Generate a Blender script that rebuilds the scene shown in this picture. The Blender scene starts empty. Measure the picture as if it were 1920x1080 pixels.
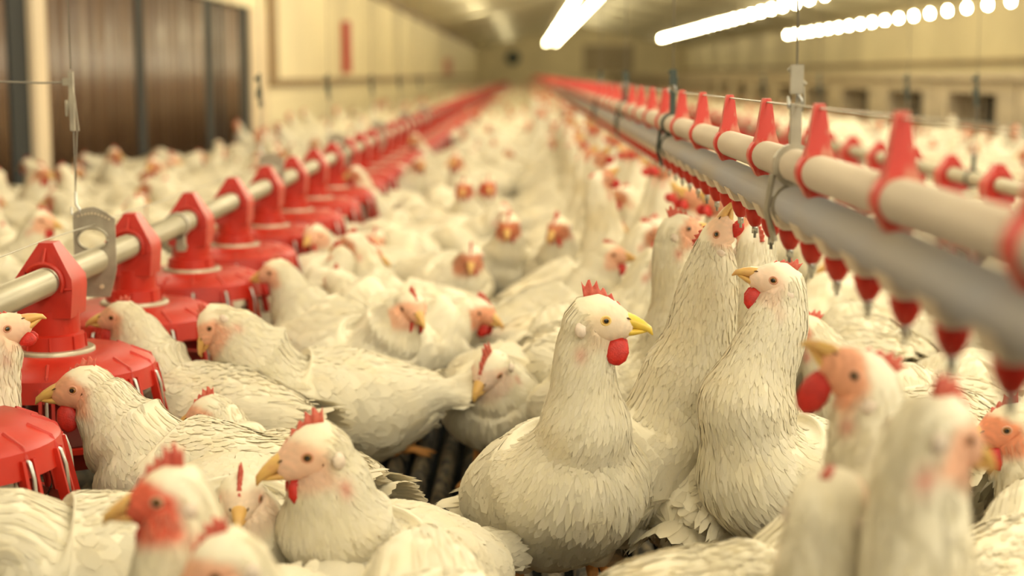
import bpy, math, random
import numpy as np
from mathutils import Vector, Matrix
random.seed(7); RNG = np.random.default_rng(11)
SC = bpy.context.scene; COL = SC.collection
PI = math.pi

# ------------------------------------------------------------------ camera
cd = bpy.data.cameras.new('camera'); cam = bpy.data.objects.new('camera', cd); COL.objects.link(cam)
cd.sensor_width = 36; cd.lens = 2850 * 36 / 1920
cam.location = (0, 0, .78)
cam.rotation_euler = (PI / 2 - math.atan(400 / 2850), 0, math.radians(.5))
cd.clip_start = .05; cd.clip_end = 300
cd.dof.use_dof = True; cd.dof.focus_distance = 2.06; cd.dof.aperture_fstop = 2.9
SC.camera = cam
# ------------------------------------------------------------------ world, lamps and fill lights, exposure
w = bpy.data.worlds.new('world'); SC.world = w; w.use_nodes = True
w.node_tree.nodes['Background'].inputs[0].default_value = (1, .84, .58, 1)
w.node_tree.nodes['Background'].inputs[1].default_value = .3
SC.view_settings.view_transform = 'Standard'; SC.view_settings.look = 'None'
SC.view_settings.gamma = 1; SC.view_settings.use_curve_mapping = False
SC.view_settings.exposure = -.37
SC.cycles.use_denoising = True
SC.cycles.max_bounces = 6; SC.cycles.diffuse_bounces = 4
LAMP = (1, .93, .74)
FILL_LIGHT = (1, .86, .50)  # colour of the added fill lights at the far end and ridge
BULB_Z = 1.68
ROWS = ((.865, 18, 45), (3.4, 17.6, 39), (6.0, 18.2, 36), (.60, 18.3, 45))   # x, first bulb in view, end
PITCH = .95
LW = 17.5
for X, y0, y1 in ROWS:                                       # the same rows go on overhead and behind the camera
    y = y0 - PITCH
    k = 0
    while y > -8:
        if k % 2 == 0:
            l = bpy.data.lights.new('lamp_or_fill_light', 'POINT'); l.energy = LW * ((1.75 if y < 6 else .8) if X < 1 else 2.6 if X < 5 else 4.4); l.color = LAMP; l.shadow_soft_size = .3
            lo = bpy.data.objects.new('lamp_or_fill_light', l); lo.location = (X if X > 1 else X - .0, y, 2.05); COL.objects.link(lo)
        k += 1; y -= PITCH
y = -7
while y < 16:                                                # unseen extra row above the left feeder line, over the frame
    l = bpy.data.lights.new('lamp_or_fill_light', 'POINT'); l.energy = LW * (1.2 if y < 7 else .45); l.color = LAMP; l.shadow_soft_size = .3
    lo = bpy.data.objects.new('lamp_or_fill_light', l); lo.location = (-1.5, y, 2.1); COL.objects.link(lo); y += PITCH * 2

for y in (46, 52, 58, 64, 70, 76):                           # unseen fill lights added to brighten the far end
    for X in (-.8, 3.0, 6.6):
        l = bpy.data.lights.new('lamp_or_fill_light', 'POINT'); l.energy = 75; l.color = FILL_LIGHT; l.shadow_soft_size = .3
        lo = bpy.data.objects.new('lamp_or_fill_light', l); lo.location = (X, y, 2.5); COL.objects.link(lo)
for y in (14, 18.5, 23, 27.5, 32, 36.5, 41):                 # fill lights added under the ridge to even out walls and floor, above the frame
    for X in (-1.2, 2.0, 6.4):
        l = bpy.data.lights.new('lamp_or_fill_light', 'POINT'); l.energy = 50; l.color = FILL_LIGHT; l.shadow_soft_size = .3
        lo = bpy.data.objects.new('lamp_or_fill_light', l); lo.location = (X, y, 2.75 if X == 2.0 else 2.3); COL.objects.link(lo)
# ------------------------------------------------------------------ helpers
def tag(o, label=None, cat=None, group=None, kind=None):
    if label: o['label'] = label
    if cat: o['category'] = cat
    if group: o['group'] = group
    if kind: o['kind'] = kind
    return o

def mat(name, col, rough=.6, metal=0, noise=0, nscale=(8, 8, 8), col2=None, bump=0, bscale=None, attr=False, sub=0, emit=None, lo=.35, hi=.7, spec=.5, alpha=1):
    m = bpy.data.materials.new(name); m.use_nodes = True
    nt = m.node_tree; b = nt.nodes['Principled BSDF']
    b.inputs['Base Color'].default_value = (*col, 1); b.inputs['Roughness'].default_value = rough
    b.inputs['Metallic'].default_value = metal; b.inputs['Specular IOR Level'].default_value = spec
    if sub: b.inputs['Subsurface Weight'].default_value = sub; b.inputs['Subsurface Radius'].default_value = (.02, .012, .006); b.inputs['Subsurface Scale'].default_value = .5
    tc = nt.nodes.new('ShaderNodeTexCoord'); mp = nt.nodes.new('ShaderNodeMapping')
    mp.inputs['Scale'].default_value = nscale; nt.links.new(tc.outputs['Object'], mp.inputs[0])
    src = None
    if attr:
        a = nt.nodes.new('ShaderNodeVertexColor'); a.layer_name = 'Col'; src = a.outputs[0]
    if noise or col2:
        n = nt.nodes.new('ShaderNodeTexNoise'); n.inputs['Scale'].default_value = 1; n.inputs['Detail'].default_value = 5
        nt.links.new(mp.outputs[0], n.inputs[0])
        r = nt.nodes.new('ShaderNodeMapRange'); r.inputs[1].default_value = lo; r.inputs[2].default_value = hi
        nt.links.new(n.outputs[0], r.inputs[0])
        mx = nt.nodes.new('ShaderNodeMix'); mx.data_type = 'RGBA'
        if attr:
            mx.blend_type = 'MULTIPLY'; c2 = col2 or (1 - noise,) * 3
            nt.links.new(src, mx.inputs[6]); mx.inputs[7].default_value = (*c2, 1)
        else:
            mx.inputs[6].default_value = (*col, 1)
            c2 = col2 or tuple(c * (1 - noise) for c in col); mx.inputs[7].default_value = (*c2, 1)
        nt.links.new(r.outputs[0], mx.inputs[0]); src = mx.outputs[2]
    if src is not None: nt.links.new(src, b.inputs['Base Color'])
    if bump:
        n2 = nt.nodes.new('ShaderNodeTexNoise'); n2.inputs['Scale'].default_value = 1; n2.inputs['Detail'].default_value = 4
        mp2 = nt.nodes.new('ShaderNodeMapping'); mp2.inputs['Scale'].default_value = bscale or nscale
        nt.links.new(tc.outputs['Object'], mp2.inputs[0]); nt.links.new(mp2.outputs[0], n2.inputs[0])
        bp = nt.nodes.new('ShaderNodeBump'); bp.inputs['Strength'].default_value = .6; bp.inputs['Distance'].default_value = bump
        nt.links.new(n2.outputs[0], bp.inputs['Height']); nt.links.new(bp.outputs[0], b.inputs['Normal'])
    if emit:
        b.inputs['Emission Color'].default_value = (*emit[0], 1); b.inputs['Emission Strength'].default_value = emit[1]
    return m

M = dict(
    plumage=mat('plumage', (1, 1, 1), .85, attr=True, noise=.1, nscale=(14, 14, 14), col2=(1, .95, .84), bump=.0008, bscale=(40, 130, 130), spec=.15, lo=.45, hi=.75),
    beak=mat('beak', (.66, .42, .12), .35, noise=.3, nscale=(60, 60, 60), col2=(.60, .33, .12)), beaky=mat('beak_yellow', (.78, .55, .08), .3, noise=.2, nscale=(60, 60, 60)),
    comb=mat('comb', (.46, .055, .035), .5, noise=.3, nscale=(120, 120, 120), col2=(.55, .13, .08), bump=.001, bscale=(500, 500, 500), sub=.12),
    wattle=mat('wattle', (.55, .018, .010), .45, noise=.3, nscale=(120, 120, 120), bump=.001, bscale=(500, 500, 500), sub=.1),
    skin=mat('skin', (.78, .36, .10), .55, noise=.3, nscale=(90, 90, 90), bump=.001, bscale=(200, 200, 60)),
    iris=mat('iris', (.26, .12, .025), .15), irisy=mat('iris_amber', (.50, .27, .04), .15), pupil=mat('pupil', (.01, .008, .006), .05), lid=mat('eyelid', (.72, .50, .16), .55),
    lidp=mat('eyelid_pink', (.60, .30, .20), .55), nostril=mat('nostril', (.10, .05, .02), .8),
    lobe=mat('earlobe', (.70, .58, .48), .6, noise=.15, nscale=(150, 150, 150)), sore=mat('bare_skin', (.60, .12, .08), .6, noise=.3, nscale=(200, 200, 200)),
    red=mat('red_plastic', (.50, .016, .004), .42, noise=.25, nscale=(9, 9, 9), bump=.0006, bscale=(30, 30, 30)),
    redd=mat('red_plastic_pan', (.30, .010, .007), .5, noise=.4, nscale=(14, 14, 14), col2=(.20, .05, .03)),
    redf=mat('red_faded_plastic', (.55, .035, .022), .5, noise=.3, nscale=(60, 60, 25), col2=(.56, .20, .13), lo=.45, hi=.6),
    pipe=mat('galvanized_pipe', (.50, .45, .34), .38, .55, noise=.25, nscale=(20, 4, 20), bump=.0004, bscale=(60, 8, 60)),
    pvc=mat('grey_pvc', (.36, .35, .36), .5, noise=.2, nscale=(15, 3, 15), col2=(.42, .36, .28)),
    alu=mat('pale_pipe', (.62, .52, .40), .5, .1, noise=.2, nscale=(15, 3, 15)),
    steel=mat('steel', (.55, .55, .52), .3, .9), wire=mat('wire', (.45, .42, .34), .5, .5),
    zinc=mat('zinc_plate', (.42, .38, .30), .5, .5, noise=.3, nscale=(30, 30, 30)),
    black=mat('black_plastic', (.03, .045, .035), .5), dark=mat('gap_shade', (.012, .014, .014), .8),
    floor=mat('floor_black', (.012, .014, .015), .9),
    slat=mat('slat_plastic', (.21, .17, .11), .7, noise=.6, nscale=(50, 25, 50), col2=(.035, .035, .033), bump=.003, bscale=(60, 40, 60), lo=.4, hi=.62),
    pad=mat('brown_pad', (.075, .034, .015), .4, noise=.5, nscale=(6, 11, .5), col2=(.17, .10, .052), bump=.006, bscale=(3, 14, .3), lo=.35, hi=.75),
    wood=mat('dark_wood', (.16, .10, .05), .7, noise=.4, nscale=(4, 4, 4)),
    sill=mat('concrete_sill', (.26, .19, .12), .9, noise=.4, nscale=(3, 3, 3)),
    post=mat('cream_post', (.72, .58, .40), .6, noise=.2, nscale=(5, 5, 1)),
    wall=mat('cream_wall', (.80, .70, .48), .7, noise=.16, nscale=(.7, .7, .7), bump=.004, bscale=(2, 2, 2)),
    ceil=mat('ceiling', (.86, .79, .60), .7, noise=.2, nscale=(.5, .5, .5)),
    ledge=mat('brown_ledge', (.30, .20, .10), .7, noise=.3, nscale=(2, 2, 2)),
    nest=mat('nest_board', (.46, .38, .26), .75, noise=.25, nscale=(2, 1.2, 6)), grey=mat('grey_trim', (.40, .33, .23), .7, noise=.2, nscale=(2, 2, 2)),
    nest_shade=mat('nest_interior_shade', (.018, .02, .016), .7), orange=mat('orange_board', (.42, .20, .07), .7, noise=.3, nscale=(2, 2, 2)),
    redbox=mat('red_box', (.50, .03, .015), .5, noise=.2, nscale=(2, 2, 2)), pinkbox=mat('pink_box', (.55, .25, .16), .6),
    bulb=mat('bulb_glass', (1, .9, .6), .3, emit=((1, .86, .50), 170)), bulba=mat('bulb_glass_aisle', (1, .9, .6), .3, emit=((1, .86, .50), 45)), white=mat('white_socket', (.8, .75, .6), .5),
    cord=mat('cord', (.22, .20, .16), .8),
)

def feather_mat():
    m = mat('feather', (1, 1, 1), .85, attr=True, noise=.06, nscale=(14, 14, 14), col2=(1, .96, .88), spec=.1, lo=.45, hi=.75)
    nt = m.node_tree; b = nt.nodes['Principled BSDF']; out = [n for n in nt.nodes if n.type == 'OUTPUT_MATERIAL'][0]
    tr = nt.nodes.new('ShaderNodeBsdfTranslucent'); tr.inputs[0].default_value = (.78, .71, .56, 1); mx = nt.nodes.new('ShaderNodeMixShader'); mx.inputs[0].default_value = .22
    nt.links.new(b.outputs[0], mx.inputs[1]); nt.links.new(tr.outputs[0], mx.inputs[2]); nt.links.new(mx.outputs[0], out.inputs[0]); return m
M['feather'] = feather_mat()

def mesh(name, V, F, mats, parent=None, smooth=True, fm=None, col=None, loc=None, rotz=0, nor=None):
    me = bpy.data.meshes.new(name)
    V = np.asarray(V, dtype=np.float32)
    me.from_pydata(V.tolist() if len(V) < 3000000 else V, [], F if isinstance(F, list) else F.tolist())
    for m in (mats if isinstance(mats, (list, tuple)) else [mats]): me.materials.append(m)
    if fm is not None: me.polygons.foreach_set('material_index', np.asarray(fm, dtype=np.int32))
    if smooth: me.polygons.foreach_set('use_smooth', np.ones(len(me.polygons), dtype=bool))
    if col is not None:
        a = me.color_attributes.new('Col', 'FLOAT_COLOR', 'POINT')
        c = np.ones((len(V), 4), dtype=np.float32); c[:, :3] = col; a.data.foreach_set('color', c.ravel())
    me.update()
    if nor is not None:
        nn = np.linalg.norm(nor, axis=1)[:, None]; nor = np.where(nn > 1e-6, nor / np.maximum(nn, 1e-6), 0)
        me.normals_split_custom_set_from_vertices(nor.tolist())
    o = bpy.data.objects.new(name, me); COL.objects.link(o)
    if parent: o.parent = parent
    if loc: o.location = loc
    o.rotation_euler.z = rotz
    return o

class MB:
    """collects shapes into ONE mesh"""
    def __init__(s): s.V = []; s.F = []; s.m = []
    def add(s, V, F, mi=0):
        n = len(s.V); s.V += [tuple(v) for v in V]; s.F += [tuple(i + n for i in f) for f in F]; s.m += [mi] * len(F); return s
    def box(s, x0, x1, y0, y1, z0, z1, mi=0, bev=0):
        V = [(x, y, z) for x in (x0, x1) for y in (y0, y1) for z in (z0, z1)]
        return s.add(V, [(0, 1, 3, 2), (4, 6, 7, 5), (0, 4, 5, 1), (2, 3, 7, 6), (0, 2, 6, 4), (1, 5, 7, 3)], mi)
    def tube(s, pts, r, n=10, mi=0, caps=True):
        pts = [Vector(p) for p in pts]; rs = r if isinstance(r, (list, tuple)) else [r] * len(pts)
        V = []; F = []
        for i, p in enumerate(pts):
            t = (pts[min(i + 1, len(pts) - 1)] - pts[max(i - 1, 0)]).normalized()
            u = Vector((0, 0, 1)) if abs(t.z) < .9 else Vector((1, 0, 0))
            a = t.cross(u).normalized(); b = a.cross(t)
            for k in range(n):
                an = 2 * PI * k / n; V.append(p + (a * math.cos(an) + b * math.sin(an)) * rs[i])
        for i in range(len(pts) - 1):
            for k in range(n):
                k2 = (k + 1) % n; F.append((i * n + k, i * n + k2, (i + 1) * n + k2, (i + 1) * n + k))
        if caps: F.append(tuple(range(n - 1, -1, -1))); F.append(tuple((len(pts) - 1) * n + k for k in range(n)))
        return s.add(V, F, mi)
    def lathe(s, prof, n=24, mi=0, c=(0, 0, 0), a0=0, sx=1, sy=1):
        V = []; F = []
        for r, z in prof:
            for k in range(n):
                an = 2 * PI * k / n + a0; V.append((c[0] + sx * r * math.cos(an), c[1] + sy * r * math.sin(an), c[2] + z))
        for i in range(len(prof) - 1):
            for k in range(n):
                k2 = (k + 1) % n; F.append((i * n + k, i * n + k2, (i + 1) * n + k2, (i + 1) * n + k))
        return s.add(V, F, mi)
    def prism(s, poly, y0, y1, mi=0, top=1.0, axis='y'):
        """poly in x,z extruded along y"""
        n = len(poly)
        V = [(x, y0, z) for x, z in poly] + [(x, y1, z) for x, z in poly]
        if axis == 'x': V = [(y, x, z) for x, y, z in V]
        F = [tuple(range(n)), tuple(range(2 * n - 1, n - 1, -1))] + [((i + 1) % n, i, i + n, (i + 1) % n + n) for i in range(n)]
        return s.add(V, F, mi)
    def out(s, name, mats, parent=None, smooth=False, loc=None, rotz=0):
        return mesh(name, s.V, s.F, mats, parent, smooth, s.m, None, loc, rotz)

def empty(name, loc=(0, 0, 0), rz=0):
    o = bpy.data.objects.new(name, None); o.location = loc; o.rotation_euler.z = rz; o.empty_display_size = .05
    COL.objects.link(o); return o

def shade_auto(o, deg=35):
    me = o.data
    me.polygons.foreach_set('use_smooth', np.ones(len(me.polygons), dtype=bool))
    try: me.set_sharp_from_angle(angle=math.radians(deg))
    except Exception: pass
    return o

def copy_tree(o, parent=None):
    c = o.copy(); COL.objects.link(c)
    if parent: c.parent = parent
    for ch in o.children: copy_tree(ch, c)
    return c

# ------------------------------------------------------------------ room shell
XL, XR, YB, YE, EAVE, RX, RZ = -2.5, 8.2, -12, 80, 2.15, 2.85, 3.3
def struct(o): o['kind'] = 'structure'; return o
struct(MB().box(XL - .3, XR + .3, YB, YE, -.14, -.06).out('floor', M['floor']))
b = MB()                                                                    # rounded slats, running away from the camera
y_s = .6
x = -2.45; k = 0
while x < 8.0:
    ln = .42; y = y_s - (k % 3) * .14
    n = 6
    yend = 8 if abs(x) < 2 else 8
    while y < 5.2:
        if abs(x) > .45 * y + .6: y += ln; continue
        V = []; F = []
        st = [(0, .78), (.012, 1), (.30 * ln, 1.0), (.30 * ln + .01, .93), (.36 * ln, .93), (.36 * ln + .01, 1), (.93 * ln, 1), (.96 * ln, .8)]
        for yy, sc in st:
            for q in range(7):
                an = PI * q / 6; V.append((x + .0185 * sc * math.cos(an), y + yy, -.03 + .03 * sc * math.sin(an)))
        for i in range(len(st) - 1):
            for q in range(6): F.append((i * 7 + q, (i + 1) * 7 + q, (i + 1) * 7 + q + 1, i * 7 + q + 1))
        F.append(tuple(range(7))); F.append(tuple((len(st) - 1) * 7 + q for q in range(6, -1, -1)))
        b.add(V, F); y += ln
    # farther on, the slat is one long ridge
    V = []; F = []
    for yy in (max(5.2, y), YE):
        for q in range(5):
            an = PI * q / 4; V.append((x + .0185 * math.cos(an), yy, -.03 + .03 * math.sin(an)))
    for q in range(4): F.append((q, 5 + q, 6 + q, q + 1))
    b.add(V, F)
    x += .052; k += 1
fl = struct(b.out('floor_slats', M['slat'], smooth=True)); fl.name = 'floor.001'
for i, yy in enumerate((0,)):
    pass

struct(MB().box(XL - .3, XL, 14.7, YE, -.1, EAVE + .1).box(XL - .3, XL - .12, YB, 14.7, -.1, EAVE + .1).box(XL - .13, XL, YB, 14.7, 1.38, EAVE + .1).out('wall_left', M['wall']))
struct(MB().box(XL - .12, XL + .03, YB, 14.0, -.1, .12).out('baseboard_left', M['sill']))
struct(MB().box(XL - .3, XR + .3, YE, YE + .2, -.1, 3.4).out('wall_back', M['wall']))
struct(MB().box(XL - .3, XR + .3, YB - .2, YB, -.1, 3.4).out('wall_front', M['wall']))
ce = MB()
ce.add([(XL - .3, YB - .2, EAVE - .09), (XL - .3, YE + .2, EAVE - .09), (RX, YE + .2, RZ), (RX, YB - .2, RZ), (XR + .3, YE + .2, EAVE - .07), (XR + .3, YB - .2, EAVE - .07),
        (XL - .3, YB - .2, EAVE + .01), (XL - .3, YE + .2, EAVE + .01), (RX, YE + .2, RZ + .1), (RX, YB - .2, RZ + .1), (XR + .3, YE + .2, EAVE + .03), (XR + .3, YB - .2, EAVE + .03)],
       [(0, 1, 2, 3), (3, 2, 4, 5), (6, 9, 8, 7), (9, 11, 10, 8), (0, 3, 9, 6), (3, 5, 11, 9), (1, 7, 8, 2), (2, 8, 10, 4), (0, 6, 7, 1), (5, 4, 10, 11)])
struct(ce.out('ceiling', M['ceil']))
struct(MB().box(XL, XL + .07, 14.9, YE, EAVE - .12, EAVE - .02).out('trim_1', M['ledge']))        # eave strip
struct(MB().box(XL, XL + .05, 14.84, YE, .66, .74).out('trim_2', M['ledge']))                     # ledge on the wall
struct(MB().box(XL, XL + .05, 14.84, 15.25, .74, EAVE - .12).out('trim_3', M['ledge']))
struct(MB().box(XR, XR + .3, YB, YE, -.1, EAVE + .1).out('wall_right', M['wall']))
struct(MB().box(XR - .04, XR, YB, YE, .95, 1.05).out('trim_4', M['ledge']))
# line of nest boxes between the pens: each unit has a dark opening over an orange perch board
NX, NP = 4.1, 2.51
ordw0 = ['first', 'second', 'third', 'fourth', 'fifth', 'sixth', 'seventh', 'eighth', 'ninth', 'tenth', 'eleventh', 'twelfth', 'thirteenth', 'fourteenth']
proto_n = None
for i in range(27):
    y = 13.35 - 2 * NP + i * NP
    if proto_n is None:
        proto_n = t = empty('nest_box')
        b = MB().box(0, .5, -.49, 0, 0, .74).box(0, .5, 1.53, 1.96, 0, .74).box(0, .5, 0, 1.53, .61, .74).box(0, .5, 0, 1.53, 0, .10).box(.46, .5, 0, 1.53, .10, .61)
        b.out('cabinet', M['nest'], t); MB().box(-.05, .56, -.50, 1.97, .74, .79).out('top_board', M['nest'], t)
        MB().box(.30, .32, 0, 1.53, .10, .61).out('shade_panel', M['nest_shade'], t)  # near-black panel stands in for the shade inside the box
        MB().box(-.04, .06, 0, 1.53, .26, .31).out('perch_board', M['orange'], t)
        b = MB()
        for q in (.38, .76, 1.15): b.box(.10, .13, q - .012, q + .012, .31, .61)
        b.out('divider', M['grey'], t)
    else: t = copy_tree(proto_n)
    t.location = (NX, y, 0)
    if i < 14: tag(t, 'beige nest box with dark opening over an orange board, %s in its row' % ordw0[i], 'nest box', 'nest boxes past the feeders')
    else: tag(t, 'small blurred beige nest box far down the row of nest boxes', 'nest box', 'far nest boxes')
struct(MB().box(3.0, 5.6, YE - .06, YE, .85, 2.3).out('trim_6', M['grey']))

# left side panels and posts
pads = [(YB + 4, 7.46), (8.05, 9.92), (10.12, 12.05), (12.36, 12.66), (12.74, 13.55)]
names = ['brown corrugated cooling pad cut by the picture edge, before the cream post', 'broad brown cooling pad just past the cream post', 'second brown cooling pad past the cream post',
         'narrow brown strip panel between two dark gaps', 'last brown cooling pad before the white wall starts']
for (a, c), nm in zip(pads, names):
    V = []; F = []; ny = int((c - a) / .03); 
    for i in range(ny + 1):
        yy = a + (c - a) * i / ny; xx = XL - .03 + .011 * math.sin(yy * 2 * PI / .19) + .006 * math.sin(yy * 57)
        V += [(xx, yy, .14), (xx, yy, 1.36)]
    n0 = len(V)
    V += [(v[0] - .06, v[1], v[2]) for v in V[:]]
    for i in range(ny):
        F.append((2 * i, 2 * i + 2, 2 * i + 3, 2 * i + 1)); F.append((n0 + 2 * i, n0 + 2 * i + 1, n0 + 2 * i + 3, n0 + 2 * i + 2)); F.append((2 * i + 1, 2 * i + 3, n0 + 2 * i + 3, n0 + 2 * i + 1)); F.append((2 * i, n0 + 2 * i, n0 + 2 * i + 2, 2 * i + 2))
    F += [(0, 1, n0 + 1, n0), (2 * ny, n0 + 2 * ny, n0 + 2 * ny + 1, 2 * ny + 1)]
    tag(mesh('cooling_pad', V, F, M['pad']), nm, 'cooling pad', 'cooling pads along the left wall')
b = MB()
for a_, c_ in ((7.46, 7.74), (7.955, 8.05), (9.92, 10.12), (12.05, 12.36), (12.66, 12.74), (13.55, 13.92)): b.box(XL - .11, XL - .012, a_, c_, .1, 1.38)
struct(b.out('gap_shade_strips', M['dark']))  # near-black strips fill the gaps between pads in place of their shade
struct(MB().box(XL - .1, XL + .02, 7.74, 7.955, .1, 1.38).out('trim_8', M['post']))
struct(MB().box(XL - .1, XL + .02, 13.92, 14.75, .1, 1.38).out('trim_9', M['post']))
struct(MB().box(XL - .1, XL + .02, YB, 14.0, .1, .17).out('trim_10', M['sill']))
tag(MB().box(XL, XL + .10, 20.95, 21.2, .80, 1.50).out('control_box', M['redbox']), 'tall red box mounted on the cream wall', 'box')
tag(MB().box(XL + .001, XL + .10, 47, 50.5, .80, 1.28).out('control_box', M['pinkbox']), 'small faded pink box far down the cream wall', 'box')
b = MB(); b.lathe([(.0, 0), (.34, 0), (.38, -.05), (.34, -.12), (.0, -.12)], 24); fan = b.out('exhaust_fan', M['black'], smooth=False)
fan.rotation_euler.x = PI / 2; fan.location = (-.65, YE - .14, 1.65); tag(fan, 'round dark fan high on the far end wall', 'fan')

ordw = ['first', 'second', 'third', 'fourth', 'fifth', 'sixth', 'seventh', 'eighth', 'ninth', 'tenth', 'eleventh', 'twelfth', 'thirteenth', 'fourteenth', 'fifteenth', 'sixteenth', 'seventeenth', 'eighteenth', 'nineteenth', 'twentieth']
# ------------------------------------------------------------------ bulbs
bg = MB().lathe([(.0, -.042), (.014, -.038), (.026, -.024), (.028, -.008), (.024, .012), (.016, .032), (.013, .045)], 14)
bsh = MB().lathe([(.02, .05), (.032, .075), (.034, .085), (.03, .085), (.02, .06)], 14); bs = MB().lathe([(.016, .04), (.02, .045), (.02, .085), (.012, .095), (.0, .095)], 12).tube([(0, 0, .09), (0, 0, .30)], .004, 6)
proto = None
rown = ['in the brightest row above the centre aisle', 'in the row past the drinker pipes', 'in the outermost row by the windowed wall', 'in the inner twin row above the centre aisle']
for r, (X, y0, y1) in enumerate(ROWS):
    y = y0; k = 0
    cable = MB().tube([(X, YB + 1, BULB_Z + .30), (X, y1 + .5, BULB_Z + .30)], .006, 6).out('lamp_cable', M['cord'])
    tag(cable, 'thin lamp cable carrying bulbs ' + rown[r], 'cable')
    while y < y1:
        if k == 0:
            proto = empty('light_bulb'); o = bg.out('glass_globe', M['bulba' if X < 1 else 'bulb'], proto, True); bs.out('socket', M['white'], proto, True); bsh.out('shade', M['white'], proto, True); t = proto
        else: t = copy_tree(proto)
        t.location = (X, y, BULB_Z)
        if r == 2: lb = 'separate glowing bulb in the outermost row, %s counted from the near end' % ordw[min(k, 19)]
        else: lb = 'glowing bulb merging into the bright streak ' + rown[r]
        tag(t, lb, 'light bulb', 'glowing bulbs ' + rown[r]); y += PITCH; k += 1

# ------------------------------------------------------------------ feeders
FX, FX2, PZ, FTOP = -.742, 1.38, .462, .52
SP = .5
def feeder_parts():
    """origin at pipe centre above the floor"""
    t = empty('feeder_pan')
    # drop tube: peaked head over the pipe, narrowing into a round collar
    b = MB()
    prof = [(-.011, .060), (.011, .060), (.014, .055), (.044, .006), (.045, -.010), (.041, -.055), (-.041, -.055), (-.045, -.010), (-.044, .006), (-.014, .055)]
    n = len(prof)
    def dep(z): return .016 + .024 * min(1, max(0, (.063 - z) / .06))
    V = [(x_, -dep(z_), z_) for x_, z_ in prof] + [(x_, dep(z_), z_) for x_, z_ in prof]
    b.add(V, [tuple(range(n)), tuple(range(2 * n - 1, n - 1, -1))] + [((i + 1) % n, i, i + n, (i + 1) % n + n) for i in range(n)])
    for sg in (-1, 1):                                                      # raised rim round the pipe hole and ribs to it
        pts = [(.030 * math.cos(a), sg * (.039), .030 * math.sin(a)) for a in np.linspace(-.15 * PI, 1.15 * PI, 16)]
        b.tube(pts, .0035, 6)
        b.tube([(.0, sg * .036, .032), (0, sg * .022, .052)], .002, 5); b.tube([(.032, sg * .039, -.010), (.044, sg * .039, -.010)], .0015, 5)
        b.tube([(-.032, sg * .039, -.010), (-.044, sg * .039, -.010)], .0015, 5)
    b.lathe([(0, -.045), (.042, -.045), (.042, -.082), (.048, -.084), (.050, -.108), (.0, -.108)], 28)
    for a in range(8):
        an = a * PI / 4 + .2; b.tube([(.049 * math.cos(an), .049 * math.sin(an), -.085), (.0505 * math.cos(an), .0505 * math.sin(an), -.107)], .002, 5)
    shade_auto(b.out('drop_tube', M['red'], t))
    b = MB(); b.lathe([(.0, -.106), (.062, -.106), (.064, -.109), (.064, -.113), (0, -.113)], 32); shade_auto(b.out('adjusting_ring', M['pipe'], t))
    b = MB(); b.lathe([(.05, -.112), (.118, -.113), (.148, -.126), (.155, -.133), (.160, -.165), (.157, -.165), (.151, -.136), (.115, -.118), (.05, -.116)], 42)
    for a in range(14):
        an = a * 2 * PI / 14; c, s_ = math.cos(an), math.sin(an)
        b.tube([(.12 * c, .12 * s_, -.114), (.150 * c, .150 * s_, -.128), (.160 * c, .160 * s_, -.15)], .003, 5)
    shade_auto(b.out('lid', M['red'], t))
    b = MB()
    for a in range(14):
        for da in (-.055, .055):
            an = a * 2 * PI / 14 + da; c, s_ = math.cos(an), math.sin(an)
            p0 = Vector((.156 * c, .156 * s_, -.142)); p1 = Vector((.176 * c, .176 * s_, -.235)); wd = Vector((-s_, c, 0)) * .0025; rd = Vector((c, s_, 0)) * .008
            V = [p0 - wd - rd, p0 + wd - rd, p0 + wd + rd * .6, p0 - wd + rd * .6, p1 - wd - rd, p1 + wd - rd, p1 + wd + rd * .6, p1 - wd + rd * .6]
            b.add(V, [(0, 1, 5, 4), (1, 2, 6, 5), (2, 3, 7, 6), (3, 0, 4, 7), (0, 3, 2, 1), (4, 5, 6, 7)])
    b.lathe([(.172, -.232), (.181, -.232), (.181, -.240), (.172, -.240), (.172, -.232)], 42)
    shade_auto(b.out('grill', M['red'], t))
    b = MB()
    for a in range(14):
        an = a * 2 * PI / 14; c, s_ = math.cos(an), math.sin(an)
        b.tube([(.150 * c, .150 * s_, -.14), (.161 * c, .161 * s_, -.146), (.167 * c, .167 * s_, -.165), (.172 * c, .172 * s_, -.225), (.16 * c, .16 * s_, -.245)], .0028, 6)
    b.tube([(.150 * math.cos(q_), .150 * math.sin(q_), -.139) for q_ in np.linspace(0, 2 * PI, 40)], .002, 5); b.out('wire_guard', M['steel'], t, True)
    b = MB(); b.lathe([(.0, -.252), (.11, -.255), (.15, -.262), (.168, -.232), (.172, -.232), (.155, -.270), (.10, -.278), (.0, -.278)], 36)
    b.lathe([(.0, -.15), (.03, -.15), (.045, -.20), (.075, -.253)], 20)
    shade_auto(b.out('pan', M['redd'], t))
    return t
fp = feeder_parts()
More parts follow.
